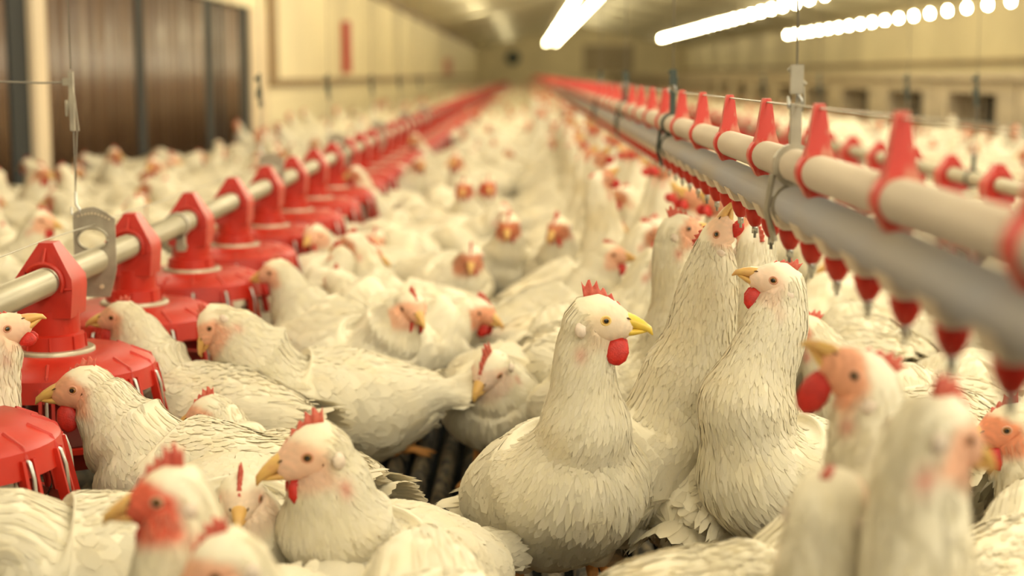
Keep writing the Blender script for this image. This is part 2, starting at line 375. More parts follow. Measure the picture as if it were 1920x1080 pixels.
# plain version for pans too far off to show parts
def join_children(t, name):
    V = []; F = []; fm = []; mats = []
    for ch in t.children:
        me = ch.data; n = len(V); V += [tuple(v.co) for v in me.vertices]; F += [tuple(i + n for i in p.vertices) for p in me.polygons]
        if me.materials[0] not in mats: mats.append(me.materials[0])
        fm += [mats.index(me.materials[0])] * len(me.polygons)
    return mesh(name, V, F, mats, None, True, fm)
far = join_children(fp, 'feeder_pan')
ordw = ['first', 'second', 'third', 'fourth', 'fifth', 'sixth', 'seventh', 'eighth', 'ninth', 'tenth', 'eleventh', 'twelfth', 'thirteenth', 'fourteenth', 'fifteenth', 'sixteenth', 'seventeenth', 'eighteenth', 'nineteenth', 'twentieth']
feeders = []
first = True; firstfar = True
notes = {0: 'red feeder pan cut by the picture edge, only its slanted grill showing', 1: 'first full red feeder pan, before the zinc hanger plate', 2: 'red feeder pan just after the zinc hanger plate',
         3: 'red feeder pan whose drop tube has a grey clamp beside it on the pipe'}
for line, (X, y0, y1, n_near) in enumerate(((FX, 1.85, 62, 22), (FX2, 3.95, 62, 14))):
    k = 0; y = y0
    while y < y1:
        if k < n_near:
            t = fp if first else copy_tree(fp); first = False
        else:
            t = far if firstfar else far.copy()
            if not firstfar: COL.objects.link(t)
            firstfar = False
        t.location = (X, y, PZ); t.rotation_euler.z = 0 if k < 4 else random.uniform(-.03, .03)
        side = 'aisle' if line == 0 else 'window'
        if line == 0 and k in notes: lb = notes[k]
        elif k < 20: lb = 'red feeder pan on %s side feed pipe, %s from the near end' % (side, ordw[k])
        elif k < 40: lb = 'blurred red feeder pan far down the %s side feed pipe' % side
        else: lb = 'tiny blurred red feeder pan at the far end of %s side feed pipe' % side
        tag(t, lb, 'feeder', 'red feeder pans on the %s side feed pipe' % side + (' far down' if 20 <= k < 40 else ' at the far end' if k >= 40 else '')); feeders.append((X, y)); y += SP; k += 1
for X, side in ((FX, 'left'), (FX2, 'right')):
    p = empty('feed_pipe', (X, 0, PZ))
    b = MB(); b.tube([(0, .3, 0), (0, 62, 0)], .0225, 24); b.out('pipe', M['pipe'], p, True)
    for i, yy in enumerate((3.22, 6.3, 9.4, 12.5)):
        b = MB(); b.tube([(0, yy - .012, 0), (0, yy + .012, 0)], .0275, 20); b.box(.0, .016, yy - .012, yy + .012, -.055, -.02); b.tube([(-.004, yy, -.045), (.02, yy, -.045)], .005, 6)
        b.out('pipe_clamp', M['zinc'], p)
    pts = []
    for k in range(0, 60): pts.append((0, 1.85 + SP * k, .0655)); pts.append((0, 1.85 + SP * k + SP / 2, .0625))
    b = MB(); b.tube(pts, .0011, 5); o = b.out('shock_wire', M['wire'], p, True)
    tag(p, 'long galvanized feed pipe running through the %s side row of red feeders' % ('aisle' if side == 'left' else 'window'), 'pipe')

def hanger(X, Y, z_pipe, r, big, side, lab, dx=-.012):
    """plate on the pipe, hook, cable up to the ceiling, adjuster on the cable"""
    t = empty('pipe_hanger', (X, Y, z_pipe))
    if big:
        N = 44; V = []; F = []
        for ring in range(2):
            for yy in (-.0015, .0015):
                for k in range(N):
                    a = 2 * PI * k / N
                    if ring == 0:
                        c, s_ = math.cos(a), math.sin(a); m = 1 / max(abs(c) / .037, abs(s_) / .078); px, pz = c * m * .98, s_ * m
                        if pz > .06: pz = .078 - (px * 6) ** 2 * .25 - max(0, px) * .25
                        if pz < -.03: px *= 1 - (-.03 - pz) * 7
                        V.append((px, yy, .015 + pz + .0))
                    else: V.append((-.003 + .026 * math.cos(a), yy, .038 + .019 * math.sin(a)))
        for k in range(N):
            k2 = (k + 1) % N
            F += [(k, k2, 2 * N + k2, 2 * N + k), (N + k2, N + k, 3 * N + k, 3 * N + k2), (k2, k, N + k, N + k2), (2 * N + k, 2 * N + k2, 3 * N + k2, 3 * N + k)]
        pl = MB().add(V, F).out('plate', M['zinc'], t)
        MB().tube([(-.003 + .026 * math.cos(a), -.002, .038 + .019 * math.sin(a)) for a in np.linspace(0, 2 * PI, 30)], .0025, 6).out('rim', M['zinc'], pl, True)
        b = MB()
        for k in range(10):
            q = -.026 + k * .0058; b.tube([(q, -.003, .082 - (q * 6) ** 2 * .2 - max(0, q) * .2), (q, .003, .082 - (q * 6) ** 2 * .2 - max(0, q) * .2)], .0016, 6)
        b.tube([(.010, -.004, -.045), (.010, .004, -.045)], .004, 8)
        b.out('hole_row', M['post'], pl)
        hx, hz = dx - .018, .085
    else:
        b = MB(); b.tube([(0, -.006, 0), (0, .006, 0)], r + .006, 18); b.box(-.006, .006, -.005, .005, r, r + .05); b.out('collar', M['zinc'] if Y < 2 else M['black'], t)
        hx, hz = 0, r + .05
    b = MB(); b.tube([(hx, 0, hz - .012), (hx + .006, 0, hz - .008), (hx + .006, 0, hz + .004), (hx, 0, hz + .012), (hx, 0, hz + .035)], .0022, 6); b.tube([(hx - .008, 0, hz + .008), (hx - .008, 0, hz - .004), (hx, 0, hz - .01)], .0018, 6); b.out('hook', M['steel'], t, True)
    adj = .74 - z_pipe
    b = MB(); b.tube([(hx, 0, hz + .03), (hx + .001, 0, adj - .05)], .0010, 5); b.tube([(hx, 0, hz + .03), (hx + .007, 0, adj - .05)], .0008, 5)
    top = 2.35 - z_pipe
    b.tube([(hx, 0, adj + .05), (hx - .002, 0, top)], .0012, 5); b.out('cable', M['cord'], t, True)
    b = MB()
    if not big and r < .02:
        adj = .775 - z_pipe
        b.box(hx - .007, hx + .007, -.005, .005, adj - .016, adj + .016); b.tube([(hx - .009, 0, adj + .012), (hx + .010, 0, adj - .006)], .003, 6); b.tube([(hx + .008, 0, adj - .008), (hx + .009, 0, adj - .03)], .0015, 5)
    else: b.box(hx - .004, hx + .004, -.003, .003, adj - .055, adj + .045)
    if big or r > .02: b.box(hx - .011, hx - .008, -.003, .003, adj - .03, adj - .003); b.tube([(hx - .009, 0, adj - .03), (hx, 0, adj + .028)], .0016, 5); b.tube([(hx + .004, 0, adj + .01), (hx + .01, 0, adj - .055)], .0012, 5)
    if big or r > .02: b.box(hx - .014, hx - .002, -.004, .004, adj + .022, adj + .034)
    b.out('cable_adjuster', M['zinc'] if (big and Y < 3) or Y < 2 else M['black'], t)
    tag(t, lab, 'hanger', 'hangers of the %s' % side)
    return t
ys = [2.60, 4.45, 6.0, 7.7, 9.4, 11.2]
lb = ['zinc hanger plate with oval hole and hook on the aisle feed pipe', 'second hanger on the aisle feed pipe, beside the white wall post', 'third hanger and dark cable adjuster in front of the red wall box', 'fourth hanger on the aisle feed pipe past the red wall box', 'fifth hanger on the aisle feed pipe', 'sixth hanger on the aisle feed pipe, small and blurred']
for y, l in zip(ys, lb): hanger(FX, y, PZ, .0225, True, 'aisle feed pipe', l)
for i, y in enumerate((4.7, 5.55, 7.2, 8.9)): hanger(FX2, y, PZ, .0225, False, 'window side feed pipe', 'dark cable and adjuster on the window side feed pipe, %s from the near end' % ordw[i])
lw = MB().tube([(-1.6, 2.45, .80), (-1.0, 2.55, .772), (-.82, 2.6, .766), (-.768, 2.6, .768)], .0018, 6).out('tension_wire', M['cord'], smooth=True)
tag(lw, 'rusty wire crossing the brown pads to the first cable adjuster', 'wire')

# ------------------------------------------------------------------ drinker line
DX = .30; ZC, ZG, ZU = .599, .635, .680
dl = empty('drinker_line', (DX, 0, 0)); tag(dl, 'long overhead drinker line with two pipes, red clips and red nipples', 'drinker line')
MB().tube([(0, .35, ZU), (0, 62, ZU)], .0185, 24).out('support_pipe', M['alu'], dl, True)
MB().tube([(0, .35, ZG), (0, 62, ZG)], .0215, 24).out('water_pipe', M['pvc'], dl, True)
def clip_geo():
    b = MB()
    b.lathe([(.0185, -.011), (.0225, -.011), (.0225, .011), (.0185, .011)], 20)
    V = [(v[0], v[2], v[1]) for v in b.V]; b.V = V                           # ring round the pipe (axis y)
    def fr(z, wx, wy): return [(-wx, -wy, z), (wx, -wy, z), (wx, wy, z), (-wx, wy, z)]
    V = fr(.012, .016, .011) + fr(.030, .011, .009) + fr(.066, .0065, .006) + fr(.071, .005, .005)
    F = []
    for i in range(3):
        for k in range(4): F.append((i * 4 + k, i * 4 + (k + 1) % 4, i * 4 + 4 + (k + 1) % 4, i * 4 + 4 + k))
    F += [(3, 2, 1, 0), (12, 13, 14, 15)]
    b.add(V, F)
    V = fr(-.014, .017, .011) + fr(-.024, .012, .010) + fr(-.031, .003, .004)
    F = []
    for i in range(2):
        for k in range(4): F.append((i * 4 + k, i * 4 + 4 + k, i * 4 + 4 + (k + 1) % 4, i * 4 + (k + 1) % 4))
    F += [(0, 1, 2, 3), (11, 10, 9, 8)]
    b.add(V, F)
    return b
cg = clip_geo(); c0 = None; rest = MB()
for k in range(160):
    y = 1.222 + .343 * (k - 1)
    if k < 100:
        if c0 is None: c0 = cg.out('pipe_clip', M['redf'], dl); shade_auto(c0); c = c0
        else: c = c0.copy(); COL.objects.link(c)
        c.location = (0, y, ZU)
    elif y < 61: rest.add([(v[0], v[1] + y, v[2] + ZU) for v in cg.V], cg.F)
o = rest.out('far_pipe_clip', M['redf'], dl); o['kind'] = 'stuff'
pts = []
for k in range(100): pts += [(0, 1.222 + .343 * (k - 1), ZU + .066)]
MB().tube(pts, .0012, 5).out('perch_wire', M['wire'], dl, True)
ng = MB().lathe([(.0, .010), (.0125, .010), (.0135, .006), (.0115, -.004), (.0075, -.012), (.005, -.015), (0, -.015)], 16)
sg_ = MB().prism([(-.0125, .009), (.0125, .009), (.021, .026), (-.021, .026)], -.026, .026).lathe([(.009, .0), (.012, .022)], 12)
pg = MB().tube([(0, 0, -.010), (0, 0, -.024), (0, 0, -.0242), (0, 0, -.030)], [.0042, .0042, .002, .002], 8)
n0 = None; rest = MB(); restp = MB()
for k in range(400):
    y = .923 + .132 * k
    if y > 61: break
    if k < 100:
        if n0 is None:
            n0 = ng.out('nipple_drinker', M['red'], dl, True); pin = pg.out('pin', M['steel'], n0, True); sd = sg_.out('saddle', M['alu'], n0); n0.location = (0, y, ZC)
        else:
            c = n0.copy(); COL.objects.link(c); c.location = (0, y, ZC)
            for ch in (pin, sd): q = ch.copy(); COL.objects.link(q); q.parent = c
    else: rest.add([(v[0], v[1] + y, v[2] + ZC) for v in ng.V], ng.F)
o = rest.out('far_nipple_drinker', M['red'], dl, True); o['kind'] = 'stuff'
for i, y in enumerate((1.70, 3.12, 4.6, 6.1)):
    h = hanger(DX, y, ZU, .0185, False, 'drinker line', ['pale blurred cable and adjuster in front of the nest boxes on drinker line', 'dark green hook hanger on the drinker line among the red clips', 'third hanger down the drinker line', 'fourth hanger down the drinker line, tiny dark knob'][i])
    b = MB(); b.tube([(0, -.002, ZG - ZU), (.0, .002, ZG - ZU)], .0255, 16); b.tube([(-.024, 0, -.01), (-.03, 0, -.05), (-.02, 0, -.085)], .004, 6); b.out('water_pipe_strap', M['zinc'] if i == 0 else M['black'], h)

#HENS#
# ------------------------------------------------------------------ hens
def nrm(v): v = np.asarray(v, float); return v / (np.linalg.norm(v) + 1e-9)
def catmull(P, t):
    """P (n,k), t in [0,n-1]"""
    n = len(P); i = np.clip(np.floor(t).astype(int), 0, n - 2); u = (t - i)[:, None]
    p0 = P[np.clip(i - 1, 0, n - 1)]; p1 = P[i]; p2 = P[i + 1]; p3 = P[np.clip(i + 2, 0, n - 1)]
    return .5 * ((2 * p1) + (-p0 + p2) * u + (2 * p0 - 5 * p1 + 4 * p2 - p3) * u ** 2 + (-p0 + 3 * p1 - 3 * p2 + p3) * u ** 3)

BODY = np.array([(-.195, .055, .006, .006, .006), (-.182, .050, .035, .028, .030), (-.145, .030, .076, .058, .070), (-.085, .012, .105, .082, .098), (-.02, .0, .117, .096, .108),
                 (.045, .0, .116, .096, .104), (.095, .012, .098, .088, .092), (.126, .044, .066, .064, .070)])

class HenShape:
    def __init__(s, head=(.20, 0, .40), yaw=0, pitch=0, roll=0, bp=8, fat=1.0, k=1.2, hip=.205, NS=36, res=1.0, legs=True):
        s.k = k; s.NS = NS; s.hip = hip
        c, sn = math.cos(math.radians(bp)), math.sin(math.radians(bp))
        bx = np.array([c, 0, sn]); bz = np.array([-sn, 0, c]); s.bx, s.bz = bx, bz
        H = np.array(head, float); s.H = H
        cy, sy = math.cos(math.radians(yaw)), math.sin(math.radians(yaw)); cp, sp = math.cos(math.radians(pitch)), math.sin(math.radians(pitch))
        hf = np.array([cy * cp, sy * cp, sp]); hu = np.array([-cy * sp, -sy * sp, cp]); hl = np.cross(hu, hf)
        cr, sr = math.cos(math.radians(roll)), math.sin(math.radians(roll)); hu = hu * cr + hl * sr; hl = np.cross(hu, hf)
        s.hf, s.hu, s.hl = hf, hu, hl
        P = []; U = []; R = []
        for x, z, w_, ht, hb in BODY:
            P.append(np.array([0, 0, hip]) + bx * x + bz * z); U.append(bz); R.append((w_, ht, hb))
        p0 = P[-1]; n = nrm(H - p0); L = np.linalg.norm(H - p0)
        m0 = nrm(bx * .45 + n * .8)
        a = nrm(n * .95 + hf * .30)
        p1 = p0 + m0 * L * .36; p2 = H - a * L * .30
        ca, sa = float(a @ hf), float(a @ hu); d1 = nrm(-sa * hf + ca * hu); cb, sb = float(m0 @ bx), float(m0 @ bz); d0 = nrm(-sb * bx + cb * bz)
        st = (.22, .42, .60, .76, .88)
        for t, r in zip(st, (.057, .044, .0385, .0345, .0315)):
            P.append((1 - t) ** 3 * p0 + 3 * t * (1 - t) ** 2 * p1 + 3 * t * t * (1 - t) * p2 + t ** 3 * H)
            r2 = r * fat if t < .8 else r; u = nrm(d0 * (1 - t) + d1 * t)
            U.append(u); R.append((r2, r2 * 1.08, r2 * 1.08))
        for x, z, w_, ht, hb in ((.0, .002, .0245, .0235, .021), (.014, .0005, .0215, .0205, .0225), (.025, -.002, .0165, .0155, .0175), (.033, -.004, .0115, .011, .0125), (.038, -.005, .006, .006, .007)):
            P.append(H + (hf * x + hu * z) * k); U.append(nrm(d1 * .5 + hu * .5) if x == 0 else hu); R.append((w_ * k, ht * k, hb * k))
        A = np.hstack([np.array(P), np.array(U), np.array(R)])
        ts = []
        for i in range(len(P) - 1):
            m = max(3, int(np.linalg.norm(P[i + 1] - P[i]) / .011 * res)); ts += list(i + np.arange(m) / m)
        ts.append(len(P) - 1); ts = np.array(ts)
        Q = catmull(A, ts); s.C = Q[:, :3]
        T = np.gradient(s.C, axis=0); T /= np.linalg.norm(T, axis=1)[:, None]
        Uu = Q[:, 3:6]; Uu = Uu - (Uu * T).sum(1)[:, None] * T; Uu /= np.linalg.norm(Uu, axis=1)[:, None]; Sd = np.cross(Uu, T)
        s.T, s.U, s.S = T, Uu, Sd; rr = np.maximum(Q[:, 6:9], .002)
        an = 2 * PI * np.arange(NS) / NS; ca_, sa_ = np.cos(an), np.sin(an)
        hh = np.where(sa_[None] > 0, rr[:, 1:2], rr[:, 2:3])
        s.G = s.C[:, None] + Sd[:, None] * (rr[:, 0:1] * ca_[None])[..., None] + Uu[:, None] * (hh * sa_[None])[..., None]
        nb = int(np.searchsorted(ts, 7)); s.nb = nb
        # low frequency lumps so that the feather mass is not a lathe-turned egg
        ph = RNG.uniform(0, 6, 6)
        g = s.G; lump = (np.sin(g[..., 0] * 38 + ph[0]) * np.sin(g[..., 1] * 31 + ph[1]) + np.sin(g[..., 2] * 42 + ph[2]) * np.sin(g[..., 0] * 27 + ph[3])) * .0035
        wgt = np.clip((ts - .5) / 2, 0, 1) * np.clip((11.5 - ts) / 4, 0, 1)
        s.N = g - s.C[:, None]; s.N /= np.linalg.norm(s.N, axis=2)[..., None] + 1e-9
        # wing bulge, breast keel
        s.G = g + s.N * (lump * wgt[:, None])[..., None]
        s.arc = np.concatenate([[0], np.cumsum(np.linalg.norm(np.diff(s.C, axis=0), axis=1))]); s.ts = ts
        dG = np.diff(s.G, axis=0); fd = (dG * T[:-1, None]).sum(2) < .12 * np.linalg.norm(np.diff(s.C, axis=0), axis=1)[:, None]
        fo = np.zeros(s.G.shape[:2], bool); fo[:-1] |= fd; fo[1:] |= fd; s.fold = fo | np.roll(fo, 1, 1) | np.roll(fo, -1, 1)
        s.arc_body = s.arc[nb]; s.arc_head = float(np.interp(len(P) - 5, ts, s.arc)); s.legs = legs
    def ev(s, arc, ang, off=0):
        """surface point and normal at arc length and angle (0 = left side, pi/2 = back)"""
        i = np.interp(arc, s.arc, np.arange(len(s.arc))); j = (ang / (2 * PI) * s.NS) % s.NS
        i0 = np.clip(np.floor(i).astype(int), 0, len(s.arc) - 2); j0 = np.floor(j).astype(int) % s.NS; j1 = (j0 + 1) % s.NS
        u = (i - i0)[..., None]; v = (j - np.floor(j))[..., None]
        def bl(A): return A[i0, j0] * (1 - u) * (1 - v) + A[i0 + 1, j0] * u * (1 - v) + A[i0, j1] * (1 - u) * v + A[i0 + 1, j1] * u * v
        N = bl(s.N); N = N / (np.linalg.norm(N, axis=-1)[..., None] + 1e-9)
        return bl(s.G) + N * np.asarray(off)[..., None] if np.ndim(off) else bl(s.G) + N * off
    def evn(s, arc, ang):
        if not hasattr(s, 'GN'):
            dA = np.gradient(s.G, axis=0); dB = np.roll(s.G, -1, 1) - np.roll(s.G, 1, 1); c = np.cross(dB, dA); s.GN = c / (np.linalg.norm(c, axis=2)[..., None] + 1e-9)
        i = np.clip(np.round(np.interp(arc, s.arc, np.arange(len(s.arc)))).astype(int), 1, len(s.arc) - 2); j = np.round(ang / (2 * PI) * s.NS).astype(int) % s.NS
        n = s.GN[i, j]; w_ = np.clip((.075 - arc) / .03, 0, 1)[:, None]; n = n - (n @ s.bx)[:, None] * s.bx * w_; return n / (np.linalg.norm(n, axis=1)[:, None] + 1e-9)
    def hl_pt(s, x, y, z): return s.H + (s.hf * x + s.hl * y + s.hu * z) * s.k
    def head_local(s, V):
        d = (V - s.H) / s.k; return np.stack([d @ s.hf, d @ s.hl, d @ s.hu], -1)

WHITE = np.array((.77, .715, .575))
def face_col(sh, V, col, strength, tint):
    L = sh.head_local(V); x, y, z = L[:, 0], L[:, 1], L[:, 2]
    near = (np.abs(y) < .04)
    m = np.clip((x + .008 - np.clip(z - .004, 0, 1) * 1.3) / .010, 0, 1) * np.clip((.022 - z) / .006, 0, 1) * near * (x < .06) * (z > -.05)
    m *= np.clip((z + .030) / .009, 0, 1) * strength
    sore = np.exp(-(((x + .008) / .006) ** 2 + ((z + .030) / .008) ** 2 + ((np.abs(y) - .026) / .012) ** 2)) * min(1, strength + .25) * .8
    col = col * (1 - sore[:, None]) + np.array((.62, .16, .12))[None] * sore[:, None]
    patch = .85 + .15 * np.sin(x * 900 + z * 700) * np.sin(z * 1100 - y * 500)
    c = np.array(tint)[None] * patch[:, None]
    return col * (1 - m[:, None]) + c * m[:, None]

def feather_field(sh, n, region, L, W, K, off=.0012, rnd=RNG, col=None):
    """n feathers rooted on the surface, most where they are small; L, W, K: length, width and lift along the arc"""
    av = np.linspace(region[0] + .001, region[1], 400); R_ = np.linalg.norm(sh.G[:, 0] - sh.G[:, sh.NS // 2], axis=1)
    pdf = (np.interp(av, sh.arc, R_) + .004) / (L(av) ** 1.6 * W(av)); cdf = np.cumsum(pdf); cdf /= cdf[-1]
    arc = np.interp(rnd.uniform(0, 1, n), cdf, av); ang = rnd.uniform(0, 2 * PI, n)
    fi = np.clip(np.round(np.interp(arc, sh.arc, np.arange(len(sh.arc)))).astype(int), 0, len(sh.arc) - 1); fj = np.round(ang / (2 * PI) * sh.NS).astype(int) % sh.NS
    fi2 = np.clip(np.round(np.interp(arc - L(arc) * .7, sh.arc, np.arange(len(sh.arc)))).astype(int), 0, len(sh.arc) - 1)
    kp = ~(sh.fold[fi, fj] | sh.fold[fi2, fj]); arc = arc[kp]; ang = ang[kp]; n = len(arc)
    ln = L(arc) * rnd.uniform(.7, 1.25, n)
    circ = np.interp(arc, sh.arc, R_) * PI + .004
    wd = ln * W(arc) * rnd.uniform(.8, 1.2, n); da = np.minimum(wd / circ * 2 * PI * .5, .5)
    skew = rnd.normal(0, .10, n) * ln / circ * 2 * PI
    lf = K(arc) * ln * rnd.uniform(.2, 1.3, n)
    rows = ((0, .35, -.0006), (.38, 1.0, .35), (.75, .85, .75), (1.0, 0, 1.0))
    pts = []
    for q, (f, wf, lo_) in enumerate(rows):
        o = off + lf * (lo_ if q else 0) - (.0016 if q == 0 else 0)
        aa = arc - ln * f; ex = np.clip(-aa, 0, 1)                       # past the rump they stick out straight
        for sgn in ((-1, 1) if wf else (0,)):
            p = sh.ev(np.clip(aa, 0, 9), ang + skew * f + sgn * da * wf, o)
            p = p - sh.bx[None] * ex[:, None]; pts.append(p)
    P = np.stack(pts, 1)                                                   # n,7,3
    base = (np.arange(n) * 7)[:, None]
    F4 = np.concatenate([base + np.array([0, 2, 3, 1]), base + np.array([2, 4, 5, 3])]); F3 = base + np.array([4, 6, 5])
    N1 = sh.evn(np.maximum(arc - ln * .4, .0), ang) + rnd.normal(0, .05, (n, 3)); F0 = P[:, [0, 2, 3, 1]]
    Ng = np.cross(F0[:, 1] - F0[:, 0], F0[:, 3] - F0[:, 0]); Ng /= np.linalg.norm(Ng, axis=1)[:, None] + 1e-12
    bad = (Ng * N1).sum(1) < .45; N1 = np.where(bad[:, None], Ng, N1); Nn = np.repeat(N1, 7, 0)
    cv = np.repeat(rnd.uniform(.965, 1.02, n), 7)[:, None]
    C = (WHITE if col is None else np.array(col))[None] * cv; C[:, 2] *= np.repeat(rnd.uniform(.96, 1.02, n), 7)
    return P.reshape(-1, 3), F4, F3, C, Nn

def free_feathers(specs):
    """specs: (root, direction, side, up, L, W) -> leaf with mid rib"""
    V = []; F = []
    for p, d, sd, up, L, W in specs:
        b_ = len(V)
        for f, wf, dr in ((0, .25, 0), (.3, .8, .01), (.65, 1, .0), (.9, .7, -.03), (1, 0, -.05)):
            c = p + d * (L * f) + up * dr * L
            if wf: V += [c - sd * W * wf / 2, c + up * .08 * W, c + sd * W * wf / 2]
            else: V.append(c)
        for q in range(3):
            a = b_ + q * 3; F += [(a, a + 1, a + 4, a + 3), (a + 1, a + 2, a + 5, a + 4)]
        a = b_ + 9; F += [(a, a + 1, a + 12 - 9), (a + 1, a + 2, a + 3)]
    return np.array(V), F

def sweep_small(P, U, R, n=12):
    P = np.array(P, float); T = np.gradient(P, axis=0); V = []; F = []
    for i in range(len(P)):
        t = nrm(T[i]); u = np.array(U[i] if isinstance(U, list) else U, float); u = nrm(u - (u @ t) * t); s_ = np.cross(u, t); w_, a, b_ = R[i]
        for k in range(n):
            an = 2 * PI * k / n; sn = math.sin(an); V.append(P[i] + s_ * w_ * math.cos(an) + u * (a if sn > 0 else b_) * sn)
    for i in range(len(P) - 1):
        for k in range(n): k2 = (k + 1) % n; F.append((i * n + k, i * n + k2, (i + 1) * n + k2, (i + 1) * n + k))
    F.append(tuple(range(n - 1, -1, -1))); F.append(tuple((len(P) - 1) * n + k for k in range(n)))
    return V, F

def leg_geo(sh, b, side, mi, lift=0):
    hipx = .0; y = .055 * side
    top = np.array([0, 0, sh.hip]) + sh.bx * -.01 + sh.bz * -.055 + np.array([0, y, 0])
    knee = np.array([top[0] + .012, y * 1.02, .115]); hock = np.array([-.018 + .0, y, .085]); foot = np.array([.012, y * 1.05, .012])
    b.tube([top, knee * .5 + hock * .5, hock], [.040, .020, .0095], 10, 0)
    b.tube([hock + np.array([0, 0, .012]), hock, (hock + foot) / 2, foot], [.0085, .0095, .0075, .009], 9, mi)
    for a, L in ((0, .062), (32, .052), (-32, .052), (180, .028)):
        c, s_ = math.cos(math.radians(a)), math.sin(math.radians(a)); d = np.array([c, s_, 0])
        b.tube([foot, foot + d * L * .35 + np.array([0, 0, .003]), foot + d * L * .7 + np.array([0, 0, -.004]), foot + d * L * .9 - np.array([0, 0, .006]), foot + d * L * 1.08 - np.array([0, 0, .009])], [.008, .006, .0058, .0042, .0012], 7, mi)

